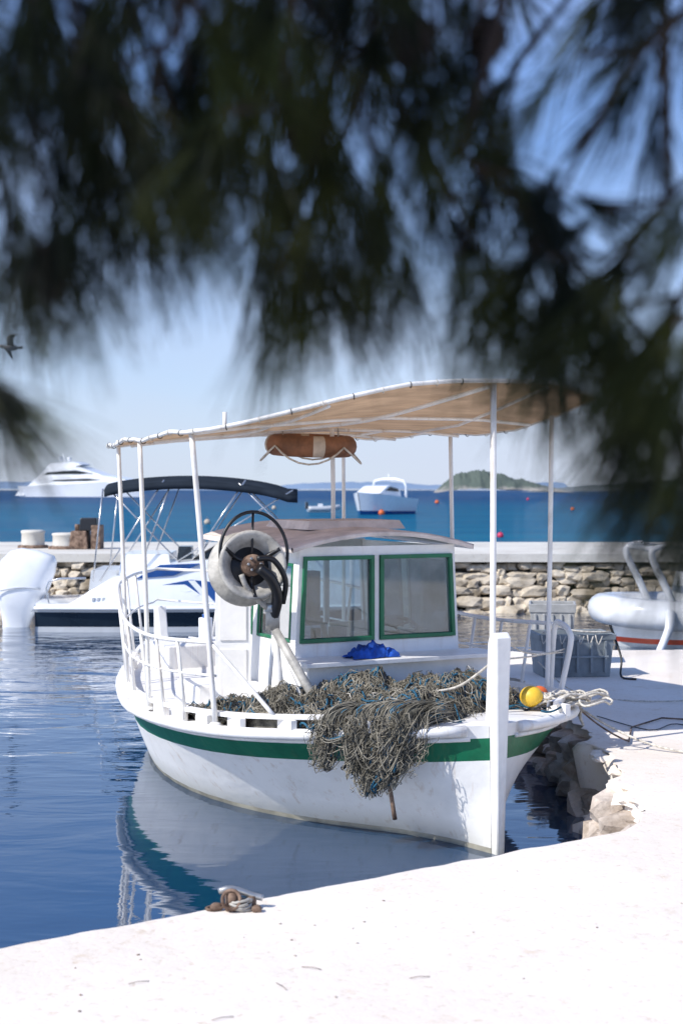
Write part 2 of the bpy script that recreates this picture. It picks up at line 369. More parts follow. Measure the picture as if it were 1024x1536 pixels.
nrm=[]
for i,p in enumerate(edge):
    d=edge[min(i+1,n-1)]-edge[max(i-1,0)]; d/=np.linalg.norm(d); nrm.append(np.array([-d[1],d[0]]))
for (o,z) in rim:
    row=[]
    for i,p in enumerate(edge):
        berth=(p[0]>1.36 and 6.9<p[1]<14.4)
        rgh=(mnoise.noise(Vector((p[0]*4,p[1]*4,z*5)))*.16-.05 if berth and z<-.01 else 0)
        row.append((p[0]+nrm[i][0]*(o+rgh),p[1]+nrm[i][1]*(o+rgh),QZ+z+(mnoise.noise(Vector((p[0]*5,p[1]*5,z)))*.015 if z<0 else 0)))
    rows.append(row)
qb.grid(rows[::-1],'conc')
top=[(p[0],p[1],QZ) for p in edge]+[(14,-14,QZ),(-9,-14,QZ)]
qb.add(top,[tuple(range(len(top)))[::-1]],'conc',False)
qo=qb.build('quay_pavement')
import bmesh
bm=bmesh.new(); bm.from_mesh(qo.data); bmesh.ops.recalc_face_normals(bm,faces=bm.faces); bmesh.ops.triangulate(bm,faces=[f for f in bm.faces if len(f.verts)>4]); bm.to_mesh(qo.data); bm.free()
rb=MB()
for i in range(150):
    t=random.random()**1.2; y=7.05+t*6.0; x=np.interp(y,QEy,QEx)
    z=random.uniform(-.2,.34); r=random.uniform(.05,.15)
    rb.stone((x+.0-(.42-z)*.14+random.uniform(-.03,.05),y,z),(r*1.1,r*1.3,r*.75),'stone2',i,2,random.random()*3,.85,False)
for i in range(16):
    y=random.uniform(7.15,9.4); x=np.interp(y,QEy,QEx); r=random.uniform(.05,.12)
    rb.stone((x+random.uniform(-.05,.12),y,QZ-.035),(r*1.3,r,r*.35),'conc',i+300,2,random.random()*3,.85,False)
rb.build('quay_rubble_wall')
pb=MB()
for i in range(110):
    y=random.uniform(3.6,6.4); x=random.uniform(-1.6,2.2)
    if y>5.7+.68*x: continue
    r=random.uniform(.002,.006); pb.stone((x,y,QZ+r*.3),(r,r*1.3,r*.5),'stone2' if i%3 else 'rust',i,1,random.random()*3)
for i in range(9):
    y=random.uniform(4.2,6.0); x=random.uniform(-1,1.9)
    if y>5.5+.68*x: continue
    a=random.random()*3; pb.tube([(x,y,QZ+.003),(x+.03*math.cos(a),y+.03*math.sin(a),QZ+.008),(x+.07*math.cos(a),y+.07*math.sin(a)+.01,QZ+.003)],.0013,'rust',5)
pb.build('pebbles')

# ------------------------------------------------------------ stone breakwater
bw=MB()
bw.box((-26,24.80,-1),(26,30,.93),'grout'); 
bw.box((-26,24.45,.86),(26,30.1,1.0),'conc2')
random.seed(11)
for row,(z,hh) in enumerate([(-.08,.2),(.15,.15),(.34,.14),(.50,.12),(.64,.11),(.77,.10)]):
    x=-12+random.random()
    while x<13:
        wd=random.choice([random.uniform(.12,.25),random.uniform(.2,.5)]); bw.stone((x+wd/2,24.72-.05*(5-row)+random.uniform(-.07,.07),z+random.uniform(-.05,.05)),(wd*.60,.2,hh*random.uniform(.6,.95)),'stone',x*7+row,2,random.uniform(-.2,.2),.9,False); x+=wd*random.uniform(.9,1.02)
for i in range(60):
    x=random.uniform(-12,13); r=random.uniform(.1,.28); bw.stone((x,24.45+random.uniform(-.35,.1),-.05),(r*1.3,r,r*.8),'stone',i*3.3,2,random.random()*3,.8,False)
bw.build('stone_breakwater')
def bollard(x,y,r,h,z,k='conc2'):
    b=MB(); b.lathe([(r*1.05,0),(r,h*.1),(r*.96,h*.8),(r*1.04,h*.86),(r*1.0,h*.97),(r*.8,h),(.001,h)],(0,0,0),(0,0,1),k,22)
    b.lathe([(r*1.3,0),(r*1.3,.05),(r*1.05,.06)],(0,0,0),(0,0,1),'rust',22)
    o=b.build('mooring_bollard'); o.location=(x,y,z)
bollard(-5.85,27,.22,.34,1.0); bollard(-5.15,26.6,.25,.30,1.0)
b=MB(); b.box((-.3,-.25,0),(.05,.25,.34),'rust',top=(.03,.03)); b.box((-.12,-.2,.34),(.22,.2,.58),'black',top=(.02,.02)); b.box((.1,-.2,0),(.28,.2,.45),'rust'); b.cyl((-.18,0,.34),.05,.12,'rust')
o=b.build('iron_winch_block',bevel=.02); o.location=(-4.75,26.6,1.0)

# ------------------------------------------------------------ fishing boat
boat=empty('fishing_boat',(BX,8.2,0),R(27))
LB=5.6
G=curve1([0,.12,.3,.6,.95,1.4,2,2.7,3.6,4.3,4.9,5.3,5.6],[.05,.37,.66,.97,1.18,1.29,1.32,1.27,1.05,.82,.54,.31,.05])
W=curve1([0,.3,.67,1.1,1.9,2.8,3.66,4.5,5.1,5.6],[.035,.10,.26,.55,.88,.95,.80,.50,.22,.035])
ZS=curve1([0,.6,1.3,2.6,3.6,4.6,5.6],[.745,.70,.65,.59,.58,.61,.68])
def hb(s,z):
    zs=ZS(s)
    if z>=0:
        u=z/zs; p=1.25-.35*min(1,s/1.5); return W(s)+(G(s)-W(s))*(u**p)
    return max(.02,W(s)*(1-(min(1,-z/.45))**2))
ST=[0,.04,.09,.15,.22,.3,.4,.5,.62,.75,.9,1.1,1.3,1.55,1.8,2.1,2.4,2.7,3,3.3,3.6,3.9,4.2,4.5,4.8,5.0,5.2,5.35,5.48,5.56,5.6]
for sd in (-1,1):
    hbm=MB()
    def rowz(kind,s):
        zs=ZS(s)
        return {0:zs,1:zs-.075,2:zs-.205,3:(zs-.205)*.72,4:(zs-.205)*.42,5:(zs-.205)*.18,6:0.03,7:-.1,8:-.25,9:-.42}[kind]
    for a,b_,k in [(0,1,'hull'),(1,2,'green'),(2,6,'hull'),(6,9,'bottom')]:
        rows=[[ (sd*hb(s,rowz(r,s)),s,rowz(r,s)) for s in ST] for r in range(a,b_+1)]
        if sd<0: rows=rows[::-1]
        hbm.grid(rows,k)
    hbm.tube([(sd*(G(s)+.022),s,ZS(s)-.028) for s in ST[1:]],.034,'white',8)
    hbm.tube([(sd*(hb(s,ZS(s)-.085)+.012),s,ZS(s)-.078) for s in ST[1:]],.014,'white',6)
    rail=[s for s in np.linspace(.25,5.4,60)]
    hbm.grid([[(sd*(G(s)-dx),s,ZS(s)+dz) for s in rail] for dx,dz in [(.02,.055),(.015,.08),(.06,.085),(.065,.05),(.02,.055)]],'white',smooth=False)
    for s in np.linspace(.35,5.3,15): hbm.box((sd*(G(s)-.04)-.018,s-.10,ZS(s)-.01),(sd*(G(s)-.04)+.018,s+.10,ZS(s)+.06),'white')
    hbm.build('hull_side_'+('starboard' if sd<0 else 'port'),boat)
db=MB()
dr=np.linspace(0,1,9)
db.grid([[((-1+2*u)*(G(s)-.005),s,ZS(s)-.012+.03*(1-(2*u-1)**2)) for u in dr] for s in ST],'white')
def prism(b,prof,x0,x1,k,tap=None):
    n=len(prof); vs=[(x0 if tap is None else x0*tap[i],p[0],p[1]) for i,p in enumerate(prof)]+[(x1 if tap is None else x1*tap[i],p[0],p[1]) for i,p in enumerate(prof)]
    fs=[tuple(range(n)),tuple(range(n,2*n))[::-1]]+[(i,(i+1)%n+0,(i+1)%n+n,i+n)[::-1] for i in range(n)]
    b.add(vs,fs,k,False)
prism(db,[(-.03,-.45),(.12,-.45),(.10,.3),(.06,.75),(.015,1.22),(.0,1.265),(-.045,1.285),(-.075,1.25),(-.065,.8),(-.055,.3)],-.046,.046,'hull',[.6,.7,.8,.95,1.2,1.15,1.1,1.15,.95,.7])
prism(db,[(5.5,-.45),(5.66,-.45),(5.75,.5),(5.76,1.0),(5.66,1.02),(5.55,.6)],-.045,.045,'hull')
db.box((-.45,4.25,.60),(.45,4.85,.80),'white'); db.cyl((.0,4.55,.80),.06,.20,'gel',n=16); db.cyl((.0,4.55,1.0),.03,.03,'rblue',n=12)
db.box((-.95,2.3,.585),(-.60,2.75,.74),'white',top=(.01,.01))
db.build('deck_and_stem',boat,bevel=.012)

wh=MB(); F0=1.42; BK=2.75; z0=.60; hwb=.64; hwt=.585; zt=1.70; zb=1.10
def hw(z): return hwb+(hwt-hwb)*(z-z0)/(zt-z0)
def panel_f(y,ta,tb,za,zb_,k,th=.03,pr=0):
    vs=[]
    for yy in (y-pr,y-pr+th):
        vs+=[(ta(za),yy,za),(tb(za),yy,za),(tb(zb_),yy,zb_),(ta(zb_),yy,zb_)]
    wh.add(vs,[(0,1,2,3),(7,6,5,4),(0,4,5,1),(1,5,6,2),(2,6,7,3),(3,7,4,0)],k,False)
c_=lambda v:(lambda z:v)
sL=lambda z:-hw(z); sR=lambda z:hw(z)
for y in (F0,BK-.03):
    panel_f(y,sL,sR,z0,1.10,'house') if y==F0 else (panel_f(y,sL,c_(-.28),z0,1.10,'house'),panel_f(y,c_(.28),sR,z0,1.10,'house'))
    panel_f(y,sL,sR,1.665,zt+.03,'house')
    panel_f(y,sL,lambda z:-hw(z)+.045,1.10,1.665,'house'); panel_f(y,lambda z:hw(z)-.045,sR,1.10,1.665,'house')
panel_f(F0,c_(-.038),c_(.0),1.10,1.665,'house')
for x in (-.28,.24): panel_f(BK-.03,c_(x),c_(x+.04),1.10,1.665,'house')
def winframe(ta,tb,za,zb_,y):
    e=.026
    def off(f,d): return lambda z:f(z)+d
    panel_f(y,ta,tb,za,za+e,'green',.03,.018); panel_f(y,ta,tb,zb_-e,zb_,'green',.03,.018)
    panel_f(y,ta,off(ta,e),za+e,zb_-e,'green',.03,.018); panel_f(y,off(tb,-e),tb,za+e,zb_-e,'green',.03,.018)
    panel_f(y+.008,off(ta,e),off(tb,-e),za+e,zb_-e,'glass',.004,0)
winframe(lambda z:-hw(z)+.028,c_(-.042),1.105,1.668,F0)
winframe(c_(.004),lambda z:hw(z)-.028,1.105,1.668,F0)
def side(sd,ya,yb,za,zb_,k,th=.03,pr=0):
    vs=[]
    for o in (pr,-th+pr):
        vs+=[(sd*(hw(za)+o),ya,za),(sd*(hw(za)+o),yb,za),(sd*(hw(zb_)+o),yb,zb_),(sd*(hw(zb_)+o),ya,zb_)]
    wh.add(vs,[(0,1,2,3),(7,6,5,4),(0,4,5,1),(1,5,6,2),(2,6,7,3),(3,7,4,0)],k,False)
for sd in (-1,1):
    y1=F0+.033;y2=BK-.033
    side(sd,y1,y2,z0,1.10,'house'); side(sd,y1,y2,1.62,zt+.02,'house')
    for a,b_ in ((y1,y1+.05),(F0+.62,F0+.70),(y2-.05,y2)): side(sd,a,b_,1.10,1.62,'house')
    for a,b_ in ((y1+.05,F0+.62),(F0+.70,y2-.05)):
        side(sd,a,b_,1.10,1.62,'glass',.004,-.012)
        for q in ((a,b_,1.105,1.125),(a,b_,1.60,1.62),(a,a+.02,1.125,1.60),(b_-.02,b_,1.125,1.60)): side(sd,*q,'green',.01,.006)
RW=.68
def rz(t,y): return 1.735+.10*(1-(t/RW)**2)+.03*(y-F0)
us=np.linspace(-RW,RW,13)
wh.grid([[(t*(.995 if o else 1),y,rz(t,y)+o) for t in us] for y,o in ((F0-.09,-.035),(F0-.10,-.01),(F0-.08,0),(BK+.1,0),(BK+.12,-.035))],'roof')
wh.grid([[(t,y,rz(t,y)-.035) for t in us][::-1] for y in (F0-.09,BK+.12)],'house')
for sd in (-1,1): wh.grid([[(sd*RW,F0-.09,rz(RW,F0)-.038),(sd*RW,BK+.12,rz(RW,BK)-.036)],[(sd*(RW+.006),F0-.09,rz(RW,F0)-.005),(sd*(RW+.006),BK+.12,rz(RW,BK)-.005)],[(sd*RW*.985,F0-.07,rz(RW,F0)+.002),(sd*RW*.985,BK+.1,rz(RW,BK)+.002)]],'roof')
wh.box((-.36,F0+.35,1.83),(.40,F0+1.05,1.89),'roof',top=(.03,.03))
wh.box((-.66,F0-.30,.62),(.74,F0-.001,.985),'house',top=(.01,.03))
wh.box((-.69,F0-.33,.985),(.77,F0-.001,1.012),'house')
wh.box((-.74,F0+.02,.60),(-.655,F0+.9,.80),'house'); wh.box((.655,F0+.02,.60),(.74,F0+.9,.80),'house')
dm=Matrix.Rotation(R(-24),3,'Z'); pv=(-.68,F0+.55,1)
wh.box((-.93,F0+.55,.62),(-.69,F0+.575,1.45),'house',rot=dm,piv=pv)
wh.box((-.90,F0+.54,.70),(-.72,F0+.549,1.02),'white',rot=dm,piv=pv); wh.box((-.90,F0+.54,1.08),(-.72,F0+.549,1.38),'white',rot=dm,piv=pv)
wh.box((-.05,F0+.12,.62),(.52,F0+.42,1.12),'gray',top=(.02,.05)); wh.box((-.5,F0+.75,.62),(-.15,F0+1.1,1.0),'gray')
pc=np.array((.3,F0+.32,1.15)); ring=[pc+.17*np.array((math.cos(a),.55*math.sin(a)*1,.35*math.sin(a))) for a in np.linspace(0,2*math.pi,28)[:-1]]
wh.tube(ring,.014,'black',8,True)
for a in (0.5,2.6,4.7): wh.tube([pc,pc+.17*np.array((math.cos(a),.55*math.sin(a),.35*math.sin(a)))],.009,'black',6)
wh.cyl((-.42,F0+.10,1.10),.035,.09,'black'); wh.box((-.3,F0+.08,1.1),(-.2,F0+.16,1.19),'crate'); wh.tube([(-.33,F0+.12,1.1),(-.36,F0+.12,1.22)],.02,'gray')
wh.box((-.02,BK-.2,1.1),(.12,BK-.08,1.5),'rust'); wh.box((-.50,BK-.3,1.0),(-.35,BK-.1,1.3),'black',top=(.03,.02))
wh.build('wheelhouse',boat,bevel=.005)
cb=MB(); gx=np.linspace(-1,1,26); gy=np.linspace(-1,1,18)
Gd=[]
for v in gy:
    row=[]
    for u in gx:
        q=mnoise.noise(Vector((u*2.3,v*2.3,3.3))); q2=mnoise.noise(Vector((u*6,v*6,1)))
        ed=max(0,1-(u*u*.8+v*v)) ; rr=1+.35*mnoise.noise(Vector((math.atan2(v,u)*1.3,0,5)))
        row.append((-.16+u*.17*rr+q*.03,F0-.17+v*.10*rr+q2*.02,1.018+max(0,.060*ed**.6*(1+1.6*q+1.2*q2))))
    Gd.append(row)
cb.grid(Gd,'blue'); cb.build('blue_cloth',boat)

cp=MB()
def cz(s,t):
    base=float(np.interp(t,[-1.46,-1.0,0,.8,1.3],[2.44,2.49,2.56,2.565,2.53]))
    f=max(0,min(1,(1.75-s)/1.25)); f=f*f*(3-2*f)
    lift=float(np.interp(t,[-1.38,-1.1,-.3,.5,1.3],[.02,.07,.18,.20,.22]))
    return base+f*lift+.004*math.sin(s*14)+.012*math.sin(s*5.2)
FSs=curve1([-1.46,-1.1,-.6,0,.5,.9,1.3],[1.05,.82,.58,.46,.48,.6,.78])
def fs_(t): return FSs(t)
ts=np.linspace(-1.46,1.3,34)
ns=30; AFT=4.1
CG=[[ (t*(1-.31*u**2),fs_(t)+(AFT-fs_(t))*u,cz(fs_(t)+(AFT-fs_(t))*u,t)) for t in ts] for u in np.linspace(0,1,ns)]
cp.grid(CG,'canvas')
edgep=[CG[0][j] for j in range(34)]+[CG[i][33] for i in range(1,ns)]+[CG[ns-1][j] for j in range(32,-1,-1)]+[CG[i][0] for i in range(ns-2,0,-1)]
cp.tube([(p[0],p[1],p[2]+.004) for p in edgep],.014,'rail',8,True)
for i in range(0,len(edgep),2):
    p=np.array(edgep[i]); d=np.array(edgep[(i+1)%len(edgep)])-p; a,b_,_=frame(d)
    cp.tube([p+.018*(a*math.cos(q)+b_*math.sin(q)) for q in np.linspace(0,2*math.pi,9)[:-1]],.003,'black' if i%4 else 'rope',5,True)
for s in (1.45,2.3,3.1,3.8): cp.tube([(t*(1-.29*((s-.5)/3.6)**2),s,cz(s,t)-.022) for t in np.linspace(-1.36,1.25,14)],.012,'rail',7)
cp.tube([(.3,.5,cz(.5,.3)-.02),(-.1,1.4,2.56),(-.45,2.4,2.52)],.014,'rail',7,sm=5)
for t in (-.75,.75): cp.tube([(t,s,cz(s,t)-.02) for s in np.linspace(fs_(t)+.02,4.05,14)],.011,'rail',7)
def pole(tb,sb_,zb_,tt,st,r=.02): 
    zt_=cz(st,tt)-.01; cp.tube([(tb,sb_,zb_),((tb+tt)/2+.004,(sb_+st)/2,(zb_+zt_)/2),(tt,st,zt_)],r,'rail',10,sm=4)
    cp.lathe([(r*2.1,0),(r*2.0,.012),(r*1.1,.02)],(tb,sb_,zb_),(0,0,1),'rail',12)
pole(.28,.48,.72,.30,.50,.020)
pole(-1.26,1.20,.66,-1.43,1.15,.017); pole(-1.28,2.35,.60,-1.37,2.28,.016); pole(-.98,3.72,.6,-1.05,3.72,.016)
pole(1.2,1.20,.66,1.22,1.18,.017); pole(1.18,2.4,.6,1.15,2.4,.016); pole(.95,3.8,.6,.95,3.8,.016)
pole(.0,2.1,1.84,.0,2.12,.016)
cp.tube([(-.62,2.6,2.5),(-.62,2.6,2.66)],.016,'rail',8)
cp.build('canopy',boat)

rl=MB()
TR=curve1([1.15,2.3,3.2,4,5,5.6],[1.17,1.13,1.2,1.31,1.35,1.36])
def rp(sd,s,f):
    z=ZS(s)+.08; return (sd*(G(s)-.035+.07*f),s,z+(TR(s)-z)*f)
for f,r in ((1,.014),(.52,.009)):
    path=[rp(-1,s,f) for s in np.linspace(1.2,5.5,26)]+[(0,5.78,TR(5.6)*f+(1-f)*.76)]+[rp(1,s,f) for s in np.linspace(5.5,1.3,26)]
    rl.tube(path,r,'rail',8)
for s in (1.22,1.62,2.0,2.35,2.8,3.3,3.8,4.3,4.8,5.2):
    for sd in (-1,1):
        if sd>0 and s<1.5: continue
        rl.tube([rp(sd,s+.03,0)[:2]+(ZS(s),),rp(sd,s,1)],.012,'rail',8)
rl.tube([rp(-1,1.2,1),rp(-1,1.0,.62),rp(-1,.78,0)],.013,'rail',8,sm=5)
rl.tube([(1.14,.98,.68),(1.22,.96,1.05),(1.23,.99,1.14),(1.25,1.1,1.18),(1.26,1.2,1.14),(1.27,1.26,.68)],.020,'rail',9,sm=5)
rl.tube([(.05,.0,1.12),(.75,.7,1.03),(1.2,1.0,1.02)],.006,'rope',6,sm=5)
rl.build('railing',boat)

nh=MB()
def wl(x,y,z):
    v=Matrix.Rotation(R(-27),3,'Z')@(Vector((x,y,z))-Vector((BX,8.2,0))); return np.array(v)
def S(px,py,d): return wl((px-512)/2133*d, d, H+(735-py)/2133*d)
base=S(428,1098,8.82); topp=S(409,925,8.80)
nh.tube([base,topp],.022,'rail',10); nh.cyl(base-np.array((0,0,.01)),.06,.02,'rail')
nh.tube([S(412,945,8.78),S(455,1020,8.72),S(503,1103,8.62)],.028,'gray',10)
nh.tube([S(412,930,8.86),S(398,1098,8.95)],.014,'rail',8)
nh.tube([S(425,990,8.8),S(476,1098,8.7)],.014,'rail',8)
nh.tube([S(409,905,8.8),S(409,945,8.8)],.044,'gray',12)
nh.cyl(S(409,918,8.8),.05,.05,'steel')
nh.tube([S(410,925,8.79),S(416,895,8.75),S(406,868,8.70),S(388,852,8.66)],.034,'black',10,sm=5)
nh.tube([S(424,905,8.78),S(428,870,8.74),S(410,840,8.68),S(386,838,8.64)],.018,'black',8,sm=5)
nh.tube([S(400,912,8.78),S(372,884,8.72),S(362,862,8.70)],.018,'gray',8,sm=4)
C=S(374,850,8.80); axw=Vector((.34,-.90,.18)).normalized(); ax=np.array(Matrix.Rotation(R(-27),3,'Z')@axw)
nh.lathe([(.03,-.13),(.215,-.135),(.236,-.12),(.232,-.10),(.17,-.05),(.150,-.02),(.16,.01),(.20,.05),(.218,.075),(.212,.092),(.19,.088),(.135,.03),(.12,.0),(.03,.0)],C,ax,'gray',44)
nh.lathe([(.001,.11),(.05,.11),(.065,.095),(.07,.02),(.09,.0)],C,ax,'rust',20)
a_,b2,_=frame(ax)
for q in range(6):
    t=q*math.pi/3; nh.cyl(C+ax*.095+.04*(a_*math.cos(t)+b2*math.sin(t)),.009,.025,'steel',ax,8)
for t in (.5,2.6,4.7):
    nh.tube([C+ax*.05+.06*(a_*math.cos(t)+b2*math.sin(t)),C+ax*.03+.12*(a_*math.cos(t)+b2*math.sin(t)),C+ax*.09+.20*(a_*math.cos(t)+b2*math.sin(t))],.014,'black',6,sm=3)
nh.lathe([(.125,.004),(.07,.03),(.06,.05)],C,ax,'black',24)
nh.cyl(C-ax*.30,.07,.18,'black',ax,16)
C2=S(381,830,8.78); ax2=np.array(Matrix.Rotation(R(-27),3,'Z')@Vector((.30,-.95,.1)).normalized()); a3,b3,_=frame(ax2)
rad=.218; nh.tube([C2+rad*(a3*math.cos(t)*.98+b3*math.sin(t)*1.18) for t in np.linspace(0,2*math.pi,40)[:-1]],.011,'black',8,True)
nh.tube([C+ax*.05,C2+rad*(a3*.0+b3*1.18)],.008,'black',6)
nh.build('net_hauler',boat,bevel=0)
fr=MB(); c0=S(513,1105,8.55); fr.cyl(c0-np.array((0,0,.03)),.07,.14,'white',(0.25,.1,.95),20); fr.cyl(c0+np.array((.03,0,.10)),.08,.03,'white',(0.25,.1,.95),20)
fr.build('fairlead_roller',boat)

# ------------------------------------------------------------ fishing net heap
nb=MB(); random.seed(5)
def heap(t,s):
    z=0
    for (ct,cs,rt,rs,hh) in [(-.36,.96,.42,.38,.22),(.06,.82,.36,.32,.21),(-.78,1.02,.40,.40,.16),(.43,.98,.34,.3,.16),(-.30,.45,.34,.24,.16),(-1.0,1.45,.30,.50,.07),(-.40,.52,.35,.25,.12)]:
        q=((t-ct)/rt)**2+((s-cs)/rs)**2
        if q<1: z=max(z,hh*(1-q)**.6)
    if z>0: z+=.08*mnoise.noise(Vector((t*6,s*6,2)))+.05*mnoise.noise(Vector((t*15,s*15,5)))
    return z
ht=np.linspace(-1.24,.95,90); hs=np.linspace(.12,1.95,70)
HG=[[ (min(max(t,-(G(s)-.08)),G(s)-.08),s,ZS(s)+heap(t,s)-.02) for t in ht] for s in hs]
nb.grid(HG,'netd')
cnt=0
while cnt<3500:
    t=random.uniform(-1.22,.85); s=random.uniform(.2,1.9); h0=heap(t,s)
    if h0<.02 or abs(t)>G(s)-.08 : continue
    cnt+=1
    R0=random.uniform(.012,.07) if cnt%6 else random.uniform(.07,.14); a0=random.random()*6.28; turns=random.uniform(.4,1.5); n_=int(6+turns*6); pts=[]
    ec=random.uniform(.2,1); ph=random.random()*3; li=random.uniform(.0,.05)
    wob=random.uniform(.1,.4); f1=random.uniform(2,5)
    for i in range(n_):
        a=a0+turns*6.28*i/n_; rr=R0*(1+wob*math.sin(f1*a)); x=rr*math.cos(a); y=rr*ec*math.sin(a); tt=t+x*math.cos(ph)-y*math.sin(ph); ss=s+x*math.sin(ph)+y*math.cos(ph)
        if ss>1.08 and -.66<tt<.75: ss=1.08
        tt=min(max(tt,-(G(max(.1,ss))-.06)),G(max(.1,ss))-.06)
        pts.append((tt,ss,ZS(ss)+max(0,heap(tt,ss))+li*abs(math.sin(a*1.7+ph))+random.uniform(-.008,.012)))
    u=random.random(); k='net' if u<.72 else ('netd' if u<.91 else ('ropeblue' if u<.97 else 'rope'))
    nb.tube(pts,random.uniform(.0012,.0034) if k!='ropeblue' else .005,k,4)
for i in range(16):
    t=random.uniform(-.8,.6); s=random.uniform(.5,1.1); pts=[]; a=random.random()*6.28
    for j in range(26):
        a+=random.uniform(-.8,.8); t+=.04*math.cos(a); s+=.035*math.sin(a); s=min(max(s,.3),1.07); t=min(max(t,-.95),.7)
        pts.append((t,s,ZS(s)+max(0,heap(t,s))+.024+.012*math.sin(j)))
    nb.tube(pts,.007,'ropeblue' if i%4 else 'black',6,sm=3)
def gp(s,o=.03,dz=0): return np.array((-(G(max(.02,s))+o),s,ZS(s)+dz))
BUN=[(.165,.018,.26,90),(.205,.018,.36,150),(.25,.018,.40,170),(.30,.016,.28,110),(.43,.016,.24,70)]
for (sc_,sg,dep,nn_) in BUN:
    nb.tube([gp(sc_,-.10,.08),gp(sc_,.02,.09),gp(sc_,.05,-.03),gp(sc_,.06,-dep*.45),gp(sc_,.05,-dep*.75)],.035,'netd',8,sm=4,r2=.02)
    for i in range(nn_):
        s1=sc_+random.gauss(0,sg); s2=s1+random.gauss(0,sg*1.5); dp=dep*random.uniform(.3,1)**.8; o=random.uniform(.04,.13)
        top_=random.uniform(.06,.15)
        m=gp(sc_+random.gauss(0,sg*.8),o,-dp)
        pts=[gp(s1,-.12,top_),gp(s1,.04,top_-.03),gp(s1+random.gauss(0,.012),o*.8,-dp*.45),m,gp(s2+random.gauss(0,.012),o*.8,-dp*.5),gp(s2,.04,top_-.03),gp(s2,-.12,top_)]
        pts=[p+rng.normal(0,.009,3) for p in pts]
        u=random.random(); k='net' if u<.76 else ('netd' if u<.955 else 'ropeblue')
        nb.tube(pts,random.uniform(.0012,.0034) if k!='ropeblue' else .006,k,4,sm=4)
    for i in range(int(nn_*.9)):
        s1=sc_+random.gauss(0,sg*1.4); dz=-random.uniform(-.06,dep*.85); rr=random.uniform(.012,.04); c=gp(s1,random.uniform(.06,.13),dz); a0=random.random()*6
        nb.tube([c+np.array((random.gauss(0,.012),rr*math.cos(a0+a),rr*1.3*math.sin(a0+a*1.0))) for a in np.linspace(0,random.uniform(3,8),11)],random.uniform(.0012,.0034),'net' if i%4 else 'netd',4)
for (s1,s2,sg) in ((.14,.24,.26),(.17,.32,.20),(.26,.34,.18),(.29,.44,.07)):
    for k in range(7):
        j=rng.normal(0,.012,3); nb.tube([gp(s1,.0,.1)+j,gp(s1,.08,0)+j,gp((s1+s2)/2,.12,-sg)+j*2,gp(s2,.08,0)+j,gp(s2,.0,.1)+j],.004 if k else .008,'net' if k else 'ropeblue',5,sm=6)
nb.tube([gp(.22,.09,-.16),gp(.215,.05,-.3),gp(.21,.02,-.52)],.009,'rust',7,sm=3,r2=.014)
nb.tube([gp(.33,.08,-.15),gp(.34,.09,-.2),gp(.36,.08,-.22)],.012,'black',7)
nb.build('fishing_net',boat)

fl=MB(); fl.ball((.60,.52,.80),.075,'yellow',16,(1,1,.9)); fl.build('yellow_float',boat)
fl=MB(); fl.ball((.76,.66,.78),.06,'ored',16); fl.build('orange_float',boat)
rc=MB(); random.seed(9)
for i in range(26):
    cx=.82+random.gauss(0,.08); cy=.52+random.gauss(0,.07); rr=random.uniform(.05,.11); z=.74+random.uniform(0,.07)
    rc.tube([(cx+rr*1.4*math.cos(a)+random.gauss(0,.01),cy+rr*.7*math.sin(a)+random.gauss(0,.008),z+.015*math.sin(3*a)) for a in np.linspace(0,6.28,13)[:-1]],.008,'rope',6,True,sm=2)
for i in range(4):
    rc.tube([(.9+i*.03,.45,.76),(1.0+i*.02,.55,.78),(1.06,.62+i*.02,.70),(1.08+i*.01,.66,.60-i*.015)],.008,'rope',6,sm=4)
rc.tube([(.03,-.02,1.18),(.1,.2,1.08),(.02,.42,.92),(-.1,.5,.88)],.008,'rope',6,sm=5)
rc.tube([(.3,.5,1.25),(.5,.6,1.12),(.8,.8,1.03),(1.2,1.0,1.0)],.005,'rope',5,sm=5)
rc.build('rope_coil',boat)

ml=MB()
def cat(p,q,sag,n=14): p=np.array(p,float);q=np.array(q,float); return [p+(q-p)*t-np.array((0,0,sag*4*t*(1-t))) for t in np.linspace(0,1,n)]
ml.tube(cat((1.47,9.25,.74),(2.35,8.75,.47),.10),.008,'rope',7); ml.tube([(2.35,8.75,.462),(2.7,8.6,.462),(3.4,9.2,.462)],.008,'rope',7,sm=5)
ml.tube(cat((1.50,9.3,.72),(1.86,9.2,.47),.03)+[np.array((2.0,9.8,.462)),np.array((2.3,10.2,.462)),np.array((3.0,9.9,.462))],.006,'rust',6)
ml.tube([(1.85,10.3,.46),(2.1,9.7,.46),(2.35,9.95,.46),(2.6,9.5,.46),(3.2,9.9,.46)],.004,'black',6,sm=6)
ml.tube([(1.6,11.6,.7),(1.9,11.5,.462),(2.4,11.0,.462),(3.3,11.3,.462)],.006,'rope',6,sm=6)
ml.build('mooring_rope')

lr=MB(); rc0=S(466,668,10.2); axr=np.array(Matrix.Rotation(R(-27),3,'Z')@Vector((.03,-.07,1)).normalized()); a4,b4,_=frame(axr)
MJ=.265; seg=48
G4=[]
for k in range(seg):
    t=2*math.pi*k/seg; cpt=rc0+MJ*(a4*math.cos(t)+b4*math.sin(t)); rd=a4*math.cos(t)+b4*math.sin(t)
    G4.append([cpt+.066*(rd*math.cos(u)+axr*math.sin(u)*1.15) for u in np.linspace(0,2*math.pi,15)[:-1]])
for k in range(seg):
    kk='orangew' if (k+3)%12<2 else 'orange'
    lr.grid([G4[k],G4[(k+1)%seg]],kk,True)
for q in range(4):
    ta=math.pi/2*q+.3; tb=ta+math.pi/2
    lr.tube([rc0+(MJ+.075+.02*math.sin(math.pi*j/8))*(a4*math.cos(ta+(tb-ta)*j/8)+b4*math.sin(ta+(tb-ta)*j/8))-np.array((0,0,.12*math.sin(math.pi*j/8))) for j in range(9)],.007,'rope',6)
